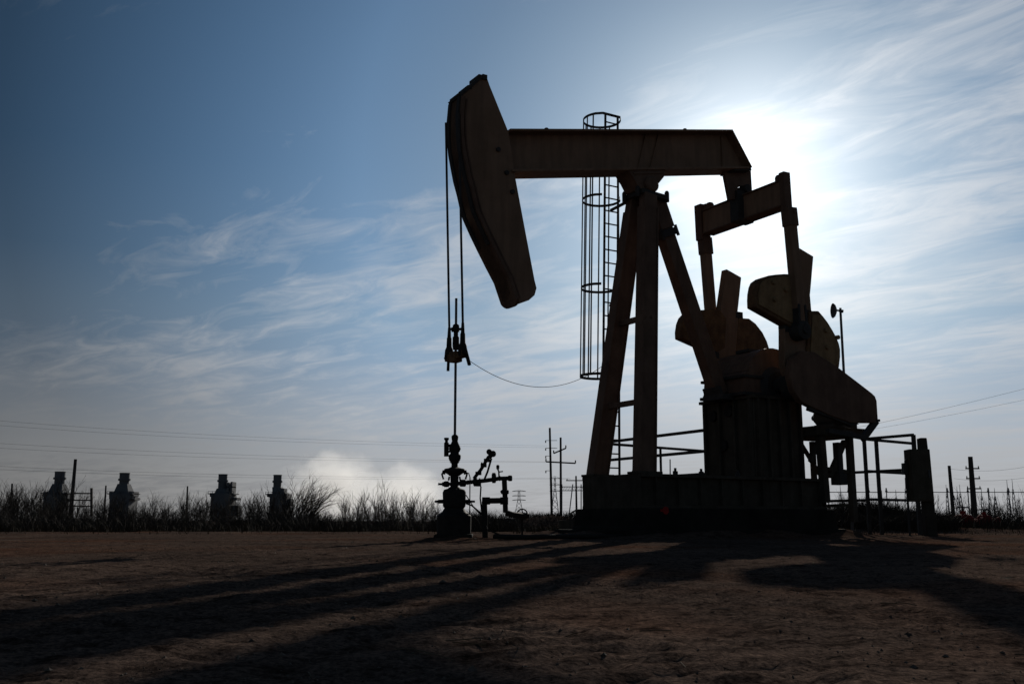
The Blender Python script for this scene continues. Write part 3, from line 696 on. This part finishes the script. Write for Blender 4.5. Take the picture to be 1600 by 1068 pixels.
# ------------------------------------------------------------------ power-plant exhaust stacks
def stack(spec, label):
    D = 430.; k = D/1556*1.0
    x = spec['x']
    t = thing('exhaust_stack', label, 'exhaust stack', (x, D, 0), 0, 'power plant exhaust stacks on the left skyline')
    def h(y): return (813-y)*k+.33
    b0, b1 = spec['body']; yb = spec['yb']
    mb = MB()
    mb.hexa([(b0*k,-5,0),(b1*k,-5,0),(b1*k,5,0),(b0*k,5,0)], [(b0*k,-5,h(yb)),(b1*k,-5,h(yb)),(b1*k,5,h(yb)),(b0*k,5,h(yb))])
    n0, n1 = spec['neck']; yn = spec['yn']
    mb.hexa([((b0+3)*k,-4,h(yb)),((b1-3)*k,-4,h(yb)),((b1-3)*k,4,h(yb)),((b0+3)*k,4,h(yb))], [(n0*k,-2,h(yn)),(n1*k,-2,h(yn)),(n1*k,2,h(yn)),(n0*k,2,h(yn))])
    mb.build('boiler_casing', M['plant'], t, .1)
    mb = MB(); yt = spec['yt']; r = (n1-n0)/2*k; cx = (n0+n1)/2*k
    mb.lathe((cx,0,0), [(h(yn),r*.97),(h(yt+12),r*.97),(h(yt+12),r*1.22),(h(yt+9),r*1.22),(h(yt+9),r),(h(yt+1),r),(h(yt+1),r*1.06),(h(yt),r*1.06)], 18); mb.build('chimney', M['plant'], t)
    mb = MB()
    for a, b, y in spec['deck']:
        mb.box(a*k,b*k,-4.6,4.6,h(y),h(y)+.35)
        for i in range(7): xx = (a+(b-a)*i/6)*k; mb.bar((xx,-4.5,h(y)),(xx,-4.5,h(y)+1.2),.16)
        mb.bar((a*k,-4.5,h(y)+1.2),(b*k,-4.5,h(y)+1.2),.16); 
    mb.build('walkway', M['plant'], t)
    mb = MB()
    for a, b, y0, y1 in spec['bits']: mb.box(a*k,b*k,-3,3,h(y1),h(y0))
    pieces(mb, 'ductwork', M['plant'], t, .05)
sx = [(-193.6, 430, 2.206), (-165.962, 430, 2.206), (-123.757, 430, 2.206), (-100.34, 430, 2.206)]
S1 = dict(body=(-15,14), yb=773, neck=(-8,7.5), yn=757, yt=738, deck=[(-21,20,772),(-17,18,781)], bits=[(-19,-13,769,777),(12,19,770,780),(-17,18,786,790)])
S2 = dict(body=(-14,16), yb=773, neck=(-7.5,7.5), yn=757, yt=740, deck=[(-19,20,773),(-15,21,780)], bits=[(-18,-11,769,776),(12,20,769,776),(10,22,778,782)])
S3 = dict(body=(-12,17), yb=773, neck=(-7,6.5), yn=764, yt=742, deck=[(-17,22,773)], bits=[(-16,-9,771,777),(9,13,755,771),(15,18,754,771),(9,18,761,763),(16,26,778,782),(14,28,790,806)])
S4 = dict(body=(-7,19), yb=772, neck=(-6.5,6), yn=762, yt=743, deck=[(-14,16,774)], bits=[(-13,-6,772,777),(6,13,764,772),(8,24,780,790)])
stack(dict(S1, x=sx[0][0]), 'leftmost exhaust stack of the four beyond the scrub')
stack(dict(S2, x=sx[1][0]), 'exhaust stack second from the left beyond the scrub')
stack(dict(S3, x=sx[2][0]), 'exhaust stack third from the left with a side ladder frame beyond the scrub')
stack(dict(S4, x=sx[3][0]), 'rightmost exhaust stack of the four next to the arching bush')

# ------------------------------------------------------------------ steam plumes (volumes)
def steam(name, loc, size, label, seed, dens):
    bm = bmesh.new(); bmesh.ops.create_icosphere(bm, subdivisions=3, radius=1)
    for v in bm.verts:
        n_ = noise.noise(v.co*1.6 + Vector((seed,0,0))); v.co *= 1+.25*n_
    me = bpy.data.meshes.new(name); bm.to_mesh(me); bm.free()
    o = bpy.data.objects.new(name, me); C.objects.link(o); o.location = loc; o.scale = size
    m = bpy.data.materials.new('steam'); m.use_nodes = True; nt = m.node_tree; nt.nodes.clear()
    out = nt.nodes.new('ShaderNodeOutputMaterial'); v = nt.nodes.new('ShaderNodeVolumePrincipled')
    v.inputs['Color'].default_value = (1,1,1,1); v.inputs['Anisotropy'].default_value = .62
    tc = nt.nodes.new('ShaderNodeTexCoord'); ln = nt.nodes.new('ShaderNodeVectorMath'); ln.operation = 'LENGTH'
    nt.links.new(tc.outputs['Object'], ln.inputs[0])
    n_ = nt.nodes.new('ShaderNodeTexNoise'); n_.inputs['Scale'].default_value = 2.8; n_.inputs['Detail'].default_value = 7; n_.inputs['Roughness'].default_value = .6
    mp_ = nt.nodes.new('ShaderNodeMapping'); mp_.inputs['Location'].default_value = (seed,0,0); nt.links.new(tc.outputs['Object'], mp_.inputs['Vector']); nt.links.new(mp_.outputs[0], n_.inputs['Vector'])
    a = nt.nodes.new('ShaderNodeMath'); a.operation = 'SUBTRACT'; nt.links.new(n_.outputs['Fac'], a.inputs[0])
    b = nt.nodes.new('ShaderNodeMath'); b.operation = 'MULTIPLY_ADD'; b.inputs[1].default_value = .80; b.inputs[2].default_value = -.14
    nt.links.new(ln.outputs['Value'], b.inputs[0]); nt.links.new(b.outputs[0], a.inputs[1])
    c = nt.nodes.new('ShaderNodeMath'); c.operation = 'MULTIPLY'; c.inputs[1].default_value = dens; c.use_clamp = False
    d = nt.nodes.new('ShaderNodeMath'); d.operation = 'MAXIMUM'; d.inputs[1].default_value = 0
    nt.links.new(a.outputs[0], c.inputs[0]); nt.links.new(c.outputs[0], d.inputs[0]); nt.links.new(d.outputs[0], v.inputs['Density'])
    nt.links.new(v.outputs[0], out.inputs['Volume']); me.materials.append(m)
    return tag(o, label, 'steam')
pp = [Vector(p) for p in [(-99.036, 560, 17.161), (-59.802, 560, 14.695)]]
steam('steam_plume', (pp[0].x,560,pp[0].z), (36,18,28), 'larger pale steam plume rising above the scrub right of the stacks', 3.1, .19)
steam('steam_plume', (pp[1].x,560,pp[1].z), (33,16,22), 'smaller pale steam plume behind the scrub left of the wellhead', 8.4, .15)

def gh(x, y):
    d = math.hypot(x, y)
    v = Vector((x, y, 0)); f = max(0., min(1., (60-d)/30.))
    z = .010*noise.noise(v*.45) + .006*noise.noise(v*1.7+Vector((3,1,0))) + .004*noise.noise(v*4.6) 
    n5 = noise.noise(v*9.+Vector((5,2,1))); z += .011*n5 + .013*noise.noise(v*19.)*(.5+noise.noise(v*1.3+Vector((4,4,4)))) + (.006*noise.noise(v*37.) if d < 7 else 0.)
    q_ = noise.noise(Vector((x*.8+y*.25, y*1.5, 7.)))                        # churned, tracked patches
    if q_ > .05: z += min(.3,q_-.05)*.06*abs(noise.noise(v*5.5+Vector((9,9,9))))
    if d < 14:                                                              # two lugged tyre tracks crossing the near dirt
        for off in (0., 1.75):
            ax, ay = x-(-.33+off), y-3.5; al = (-ax*.458+ay*.889); ac = ax*.889+ay*.458+.05*math.sin(al*.9)
            if abs(ac) < .30:
                e = max(0., 1-(abs(ac)/.26)**6); lug = math.sin(6.283*(al/.19+abs(ac)*1.6))
                wv = .55+.9*noise.noise(Vector((al*.7,off,6.)))
                z += e*max(0.,wv)*(.013*lug-.010) + (1-e)*.012*max(0.,wv)
    cl_ = noise.noise(v*1.1+Vector((2,7,3)))
    if cl_ > 0: z += cl_*.030*max(0., noise.noise(v*13.+Vector((1,8,2))))
    berm = math.exp(-((y-27.5-.5*noise.noise(Vector((x*.2,0,3))))/.9)**2)*(.12 if x > 7 else .045)*(.7+.6*noise.noise(Vector((x*.5,2,0))))
    mound = .46*math.exp(-((x-10.2)/2.9)**4-((y-30)/1.7)**2)*(.8+.4*noise.noise(Vector((x*.8,y*.8,4)))) + .5*math.exp(-((x-1.3)/1.8)**2-((y-33)/1.6)**2)
    ex, ey = x-OX, y-OY; uu, ww = ex*math.cos(ANG)+ey*math.sin(ANG), ex*math.sin(ANG)-ey*math.cos(ANG)
    dr_ = math.hypot(max(abs(uu-1.4)-2.75,0), max(abs(ww)-1.35,0))
    pile = (.10+.16*noise.noise(v*1.1+Vector((0,0,8))))*math.exp(-(dr_/.45)**2) if dr_ < 1.5 else 0.
    dw_ = math.hypot(x-WX, y-WY); pile += .05*math.exp(-(dw_/.8)**2)*(1+noise.noise(v*3.))
    return z*f + berm + mound + max(0., pile)
# ------------------------------------------------------------------ scrub
def shrub_mesh(name, seed, h, spread, stems, arch=0., m=M['twig'], r0=.013, up=1.):
    r = random.Random(seed); mb = MB()
    def tw(p, d, ln, rad, lev):
        pts = [p.copy()]; n = 3; q = p.copy(); dd = d.copy()
        for i in range(n):
            dd = (dd + Vector((r.gauss(0,.13)+arch*.16, r.gauss(0,.13), .06*up-abs(arch)*.13*(i+1)*.5))).normalized(); q = q + dd*ln/n; pts.append(q.copy())
        mb.tube(pts, [rad*(1-.22*i) for i in range(n+1)], 3)
        if lev > 0:
            for k in range(r.choice((3,3,4,5))):
                t_ = r.uniform(.25,1.); i = min(int(t_*n), n-1); b = pts[i].lerp(pts[i+1], t_*n-i)
                nd = (dd + Vector((r.gauss(0,.42), r.gauss(0,.42), r.gauss(.12,.25)))).normalized()
                tw(b, nd, ln*r.uniform(.35,.6), rad*.6, lev-1)
    for s_ in range(stems):
        a = r.uniform(0,6.283); rr = spread*.35*math.sqrt(r.random())
        p = Vector((rr*math.cos(a), rr*math.sin(a), -.05)); out = spread*r.uniform(.1,.9)
        d = Vector((math.cos(a)*out + arch*.5, math.sin(a)*out, h)).normalized()
        tw(p, d, h*r.uniform(.5,.78), r0, 2)
    me_o = mb.build(name, m, None, smooth=False); return me_o
LABEL_S = 'leafless grey brown scrub bush in the tangled belt beyond the dirt pad'
protos = []
for k in range(7):
    o = shrub_mesh('bare_shrub', 40+k, 1.3, (.55,.8,1.0,.35,.7,.6,.25)[k], (11,14,15,8,12,11,5)[k], r0=.011)
    tag(o, LABEL_S, 'shrub', 'leafless scrub beyond the dirt pad'); protos.append(o)
used = set()
def put(x, y, s, sz=1., thin=False):
    k = rnd.choice((3,6)) if thin else rnd.randrange(7)
    if k not in used: o = protos[k]; used.add(k)
    else: o = protos[k].copy(); C.objects.link(o)
    o.location = (x, y, gh(x,y)); o.rotation_euler = (rnd.gauss(0,.07), rnd.gauss(0,.07), rnd.uniform(0,6.28)); o.scale = (s, s, s*sz)
for i in range(170):                                   # left belt, in uneven clumps
    f = (i+rnd.random())/170; y = 31+23*rnd.random()**1.2; x = (-0.53+f*.475)*y
    cl = (.55-.12*f)+(.85-.25*f)*max(0,min(1,noise.noise(Vector((x*.22,y*.12,2.)))+.5))
    put(x, y, cl*(.72+.35*rnd.random())*(y/38.), rnd.uniform(.75,1.2))
for i in range(34):                                    # tall thin saplings standing above the rest
    f = (i+rnd.random())/34; y = rnd.uniform(34,56); x = (-0.53+f*.475)*y
    put(x, y, rnd.uniform(.62,.95)*(y/38.), rnd.uniform(1.05,1.3), True)
for i in range(60):                                    # right belt
    f = (i+rnd.random())/60; y = rnd.uniform(31,50); x = (.29+f*.26)*y
    put(x, y, (.52+.5*rnd.random()**1.4)*(y/38.), rnd.uniform(.8,1.25), rnd.random() < .3)
for i in range(20):
    f = (i+rnd.random())/20; y = rnd.uniform(36,55); x = (-.06+f*.12)*y; put(x, y, .34*(y/38.), .8)
big = shrub_mesh('arching_bush', 91, 2.0, .95, 52, arch=.42, r0=.013)
bp_ = [(-7.473, 35, 0.004)][0]; big.location = (bp_[0], 35, 0); big.scale = (1.15,1.1,.95)
tag(big, 'largest bare bush with long stems arching to the right beside the rightmost stack', 'shrub')

# dry weeds and undergrowth: nobody could count the blades
def weeds(name, label, areas, seed, m):
    r = random.Random(seed); vs = []; fs = []
    for (f0, f1, y0, y1, n, h0, h1) in areas:
        for i in range(n):
            y = r.uniform(y0,y1); x = r.uniform(f0,f1)*y; h = r.uniform(h0,h1)*max(.25,.35+1.3*(noise.noise(Vector((x*.45,y*.45,seed)))+.45)); gz = gh(x,y); a = r.uniform(0,6.28); w = r.uniform(.004,.012)
            dx, dy = math.cos(a)*w, math.sin(a)*w; lx_, ly_ = r.gauss(0,.5)*h, r.gauss(0,.5)*h
            o = len(vs); vs += [(x-dx,y-dy,gz-.03),(x+dx,y+dy,gz-.03),(x+lx_*.4+dx*.7,y+ly_*.4+dy*.7,gz+h*.6),(x+lx_*.4-dx*.7,y+ly_*.4-dy*.7,gz+h*.6),(x+lx_,y+ly_,gz+h)]
            fs += [(o,o+1,o+2,o+3),(o+3,o+2,o+4)]
    me = bpy.data.meshes.new(name); me.from_pydata(vs, [], fs); me.materials.append(m)
    o = bpy.data.objects.new(name, me); C.objects.link(o); return tag(o, label, 'weeds', None, 'stuff')
weeds('undergrowth', 'dense dark dry undergrowth at the foot of the scrub belt', [(-.56,-.03,29.5,37,30000,.16,.46),(.24,.56,29,36,16000,.2,.55),(-.04,.24,28.5,36,20000,.12,.42),(.26,.44,27.0,32,22000,.12,.42)], 5, M['twig'])
weeds('dry_grass', 'tufts of dry straw coloured grass along the edge of the dirt pad', [(-.56,-.03,28.0,30.5,2200,.06,.28),(-.56,-.03,25.,28.5,420,.03,.14),(.0,.1,26,29,700,.06,.25),(.22,.56,26.0,30,2200,.06,.3),(.22,.56,23.5,26.5,350,.03,.12)], 9, M['weed'])

# ------------------------------------------------------------------ ground: one displaced sheet to the horizon
def axis(vals):
    out = []
    for a, b, s_ in vals:
        n_ = max(1, int(round((b-a)/s_))); out += [a+(b-a)*i/n_ for i in range(n_)]
    return out + [vals[-1][1]]
def grow(a, s_, k, lim):
    o = []; v = a
    while v < lim: o.append(v); s_ *= k; v += s_
    return o + [lim]
ys = [-40,-20,-8,-3] + axis([(-1,1.2,.3)]) + grow(1.25,.020,1.010,40) + grow(41.5,2,1.25,3000)
xp = grow(.0,.026,1.012,24) + grow(26,2.5,1.3,3000); xs_ = [-v for v in xp[:0:-1]] + xp
vs = [(x, y, gh(x,y)) for y in ys for x in xs_]; nx = len(xs_)
fs = [(j*nx+i, j*nx+i+1, (j+1)*nx+i+1, (j+1)*nx+i) for j in range(len(ys)-1) for i in range(nx-1)]
me = bpy.data.meshes.new('ground'); me.from_pydata(vs, [], fs); me.shade_smooth()
gm = bpy.data.materials.new('packed_dirt'); gm.use_nodes = True; nt = gm.node_tree; b = nt.nodes['Principled BSDF']; b.inputs['Roughness'].default_value = 1.
b.inputs['Specular IOR Level'].default_value = 0.
tc = nt.nodes.new('ShaderNodeTexCoord')
def nz(scale, det=6, rough=.6):
    n_ = nt.nodes.new('ShaderNodeTexNoise'); n_.inputs['Scale'].default_value = scale; n_.inputs['Detail'].default_value = det; n_.inputs['Roughness'].default_value = rough
    nt.links.new(tc.outputs['Object'], n_.inputs['Vector']); return n_
def ramp(src, stops):
    r_ = nt.nodes.new('ShaderNodeValToRGB'); el = r_.color_ramp.elements
    while len(el) < len(stops): el.new(.5)
    for e_, (p_, c_) in zip(el, stops): e_.position = p_; e_.color = (*c_, 1)
    nt.links.new(src.outputs['Fac'], r_.inputs['Fac']); return r_
r1 = ramp(nz(.5), [(.32,(.066,.049,.041)),(.5,(.096,.069,.057)),(.68,(.13,.091,.073))])
r2 = ramp(nz(7.,8,.7), [(.34,(.25,.25,.26)),(.5,(.95,.95,.95)),(.72,(1.35,1.33,1.3))])
r3 = ramp(nz(.22,3), [(.5,(1,1,1)),(.68,(1.15,.82,.66))])
r4 = ramp(nz(55.,5,.75), [(.36,(.35,.35,.36)),(.5,(1,1,1)),(.64,(1.75,1.68,1.6))])
m0 = nt.nodes.new('ShaderNodeMixRGB'); m0.blend_type = 'MULTIPLY'; m0.inputs[0].default_value = 1
m1 = nt.nodes.new('ShaderNodeMixRGB'); m1.blend_type = 'MULTIPLY'; m1.inputs[0].default_value = 1
m2 = nt.nodes.new('ShaderNodeMixRGB'); m2.blend_type = 'MULTIPLY'; m2.inputs[0].default_value = 1
nt.links.new(r1.outputs[0], m0.inputs[1]); nt.links.new(r4.outputs[0], m0.inputs[2]); nt.links.new(m0.outputs[0], m1.inputs[1]); nt.links.new(r2.outputs[0], m1.inputs[2]); nt.links.new(m1.outputs[0], m2.inputs[1]); nt.links.new(r3.outputs[0], m2.inputs[2])
nt.links.new(m2.outputs[0], b.inputs['Base Color'])
nb = nz(38.,6,.7); bp = nt.nodes.new('ShaderNodeBump'); bp.inputs['Strength'].default_value = .7; bp.inputs['Distance'].default_value = .012
nt.links.new(nb.outputs['Fac'], bp.inputs['Height']); nt.links.new(bp.outputs['Normal'], b.inputs['Normal'])
me.materials.append(gm)
go = bpy.data.objects.new('ground', me); C.objects.link(go); tag(go, 'dark brown packed dirt pad and plain', None, None, 'structure')

# gravel and straw litter
r = random.Random(3); mb = MB()
for i in range(9000):
    y = 1.4+(r.random()**1.7)*16; x = r.uniform(-.62,.62)*y
    if noise.noise(Vector((x*.9,y*.9,11.))) < r.uniform(-.45,.25): continue
    s_ = min(.016, .0022*math.exp(r.gauss(.35,.55)))*(1+y*.05)
    z = gh(x,y)-s_*.35; a = r.uniform(0,6.28); ca_, sa_ = math.cos(a), math.sin(a)
    base = [(1,0,0),(0,.7,0),(-.9,.1,0),(0,-.8,0),(.15,.1,.65),(.1,0,-.5)]
    vs_ = [(x+s_*(p[0]*ca_-p[1]*sa_)*r.uniform(.7,1.2), y+s_*(p[0]*sa_+p[1]*ca_)*r.uniform(.7,1.2), z+s_*.25+s_*p[2]) for p in base]
    mb.add(vs_, [(0,1,4),(1,2,4),(2,3,4),(3,0,4),(1,0,5),(2,1,5),(3,2,5),(0,3,5)])
tag(mb.build('gravel', M['stone'], None, smooth=False), 'loose pebbles and clods scattered over the dirt', 'gravel', None, 'stuff')
mb = MB()
for i in range(70):
    y = 1.6+(r.random()**1.5)*9; x = r.uniform(-.3,.6)*y; a = r.uniform(0,6.28); ln = r.uniform(.03,.12); z = gh(x,y)+.004
    mb.tube([(x,y,z),(x+math.cos(a)*ln*.5,y+math.sin(a)*ln*.5,z+.001),(x+math.cos(a)*ln,y+math.sin(a)*ln,gh(x+math.cos(a)*ln,y+math.sin(a)*ln)+.004)], .001+.00022*y, 3)
tag(mb.build('straw_litter', M['straw'], None, smooth=False), 'broken dry straw stalks scattered over the dirt', 'straw', None, 'stuff')

# ------------------------------------------------------------------ sky, sun, camera
SUN_EL, SUN_AZ = R(18.75), R(14.1)
sd = Vector((math.sin(SUN_AZ)*math.cos(SUN_EL), math.cos(SUN_AZ)*math.cos(SUN_EL), math.sin(SUN_EL)))
w = bpy.data.worlds.new('World'); sc.world = w; w.use_nodes = True; nt = w.node_tree
bg = nt.nodes['Background']; bg.inputs['Strength'].default_value = .05
N = nt.nodes.new; LK = nt.links.new
def math_(op, a, b=None, clamp=False):
    n_ = N('ShaderNodeMath'); n_.operation = op; n_.use_clamp = clamp
    for i, v in enumerate((a, b)):
        if v is None: continue
        if isinstance(v, (int,float)): n_.inputs[i].default_value = v
        else: LK(v, n_.inputs[i])
    return n_.outputs[0]
def vm(op, a, b):
    n_ = N('ShaderNodeVectorMath'); n_.operation = op
    for i, v in enumerate((a, b)):
        if isinstance(v, (tuple,Vector)): n_.inputs[i].default_value = v
        else: LK(v, n_.inputs[i])
    return n_
def mixc(fac, a, b, mode='MIX'):
    n_ = N('ShaderNodeMix'); n_.data_type = 'RGBA'; n_.blend_type = mode; n_.clamp_factor = True
    for i, v in ((0,fac),(6,a),(7,b)):
        if isinstance(v, (int,float)): n_.inputs[i].default_value = v
        elif isinstance(v, tuple): n_.inputs[i].default_value = (*v, 1)
        else: LK(v, n_.inputs[i])
    return n_.outputs[2]
def curve(src, pts):                                   # piecewise-linear via float curve on 0..1
    n_ = N('ShaderNodeValToRGB'); el = n_.color_ramp.elements
    while len(el) < len(pts): el.new(.5)
    for e_, (p_, v_) in zip(el, pts): e_.position = p_; c_ = v_ if isinstance(v_, tuple) else (v_,v_,v_); e_.color = (*c_, 1)
    LK(src, n_.inputs['Fac']); return n_.outputs['Color']
sky = N('ShaderNodeTexSky'); sky.sky_type = 'NISHITA'; sky.sun_disc = False
sky.sun_elevation = SUN_EL; sky.sun_rotation = SUN_AZ; sky.dust_density = .3; sky.ozone_density = 3.; sky.air_density = 1.
tc = N('ShaderNodeTexCoord'); dr = vm('NORMALIZE', tc.outputs['Generated'], (0,0,0)).outputs[0]
sep = N('ShaderNodeSeparateXYZ'); LK(dr, sep.inputs[0]); dx, dy, dz_ = sep.outputs
dot = vm('DOT_PRODUCT', dr, tuple(sd)).outputs['Value']
gam = math_('DIVIDE', math_('ARCCOSINE', math_('MINIMUM', dot, .999999)), math.pi)          # 0 at the sun, 1 opposite
deg = 1/180.
fac = curve(gam, [(0,1.1),(10*deg,1.05),(17*deg,.98),(22*deg,1.10),(30*deg,.78),(40*deg,.37),(60*deg,(.36,.33,.30)),(95*deg,(.85,.62,.46)),(1,(.95,.66,.48))])
elv = math_('MAXIMUM', dz_, 0.)
tint = curve(elv, [(0,(.42,.50,.80)),(.06,(.55,.66,.95)),(.2,(.78,.95,1.05)),(.45,(.80,1.03,1.10)),(1,(.8,1.,1.1))])
base = mixc(1., mixc(1., sky.outputs[0], fac, 'MULTIPLY'), tint, 'MULTIPLY')
# grey haze low over the plain
hzc = curve(gam, [(0,(.80,.79,.78)),(10*deg,(.50,.51,.53)),(18*deg,(.39,.405,.435)),(26*deg,(.435,.44,.455)),(37*deg,(.28,.277,.275)),(48*deg,(.17,.168,.167)),(1,(.10,.095,.09))])
hzf = curve(elv, [(0,.95),(.05,.80),(.10,.50),(.16,.20),(.25,.04),(.34,0),(1,0)])
base = mixc(hzf, base, vm('MULTIPLY', hzc, (20.,20.,20.)).outputs[0])
# aureole of thin high cloud round the hidden sun
gd = math_('MULTIPLY', gam, 180.)
g1 = math_('MULTIPLY', math_('EXPONENT', math_('DIVIDE', gd, -6.5)), 10.)
g2 = math_('MULTIPLY', math_('EXPONENT', math_('MULTIPLY', math_('POWER', math_('DIVIDE', gd, 5.7), 2.), -1.)), 8.)
glow = math_('ADD', g1, g2)
# cirrus streaks on a high plane
zc = math_('ADD', elv, .06)
px, py = math_('DIVIDE', dx, zc), math_('DIVIDE', dy, zc)
ca_ = .7071
s_ = math_('MULTIPLY', math_('SUBTRACT', py, px), ca_); t_ = math_('MULTIPLY', math_('ADD', py, px), ca_)
def cl_noise(sx_, sy_, off, det, rough, dist=0.):
    cmb = N('ShaderNodeCombineXYZ'); LK(math_('MULTIPLY', s_, sx_), cmb.inputs[0]); LK(math_('MULTIPLY', t_, sy_), cmb.inputs[1]); cmb.inputs[2].default_value = off
    n_ = N('ShaderNodeTexNoise'); n_.inputs['Scale'].default_value = 1.; n_.inputs['Detail'].default_value = det; n_.inputs['Roughness'].default_value = rough; n_.inputs['Distortion'].default_value = dist
    LK(cmb.outputs[0], n_.inputs['Vector']); return n_.outputs['Fac']
c1 = cl_noise(2.5, 5.6, 83.9, 11, .62, .7)
c2 = cl_noise(.8, 1.7, 41.2, 3, .5, .3)
bias = curve(math_('DIVIDE', t_, 6.), [(.0,.0),(.15,.0),(.20,.06),(.29,.155),(.40,.185),(.6,.20),(1,.2)])
cv = math_('ADD', math_('MULTIPLY', c1, .62), math_('SUBTRACT', math_('ADD', math_('MULTIPLY', c2, .52), bias), .095))
cov = curve(cv, [(0,0.),(.58,0.),(.67,.24),(.75,.60),(.86,.92),(1,1.)])
cbr = curve(gam, [(0,(.95,.95,.95)),(9*deg,(.78,.785,.80)),(16*deg,(.58,.59,.61)),(26*deg,(.58,.59,.61)),(36*deg,(.30,.31,.325)),(48*deg,(.13,.14,.15)),(1,(.08,.08,.085))])
hz = curve(elv, [(0,.45),(.06,.70),(.16,1.),(1,1.)])
cbr = mixc(1., vm('MULTIPLY', cbr, (20.,20.,20.)).outputs[0], hz, 'MULTIPLY')
covs = math_('MULTIPLY', cov, .74)
col = mixc(covs, base, cbr)
gcol = N('ShaderNodeCombineColor')
for i, k in enumerate((1.,.985,.95)): LK(math_('MULTIPLY', glow, k), gcol.inputs[i])
col = mixc(1., col, gcol.outputs[0], 'ADD')
LK(col, bg.inputs['Color'])

sl = bpy.data.lights.new('sun', 'SUN'); sl.energy = 2.6; sl.angle = R(.48); sl.color = (1,.93,.82)
so = bpy.data.objects.new('sun', sl); C.objects.link(so); so.rotation_euler = (-sd).to_track_quat('-Z','Y').to_euler(); so.location = (6,30,20)

cam = bpy.data.cameras.new('camera'); cam.sensor_width = 36; cam.lens = 35; cam.clip_start = .05; cam.clip_end = 8000
co = bpy.data.objects.new('camera', cam); C.objects.link(co); co.location = (0,0,.33); co.rotation_euler = (R(90)+math.atan((813-534)/1555.6),0,0)
sc.camera = co
vs_ = sc.view_settings; vs_.view_transform = 'Standard'; vs_.look = 'None'; vs_.exposure = 0; vs_.gamma = 1
sc.cycles.max_bounces = 6; sc.cycles.diffuse_bounces = 3; sc.cycles.volume_bounces = 4; sc.cycles.transparent_max_bounces = 8
sc.cycles.use_denoising = True
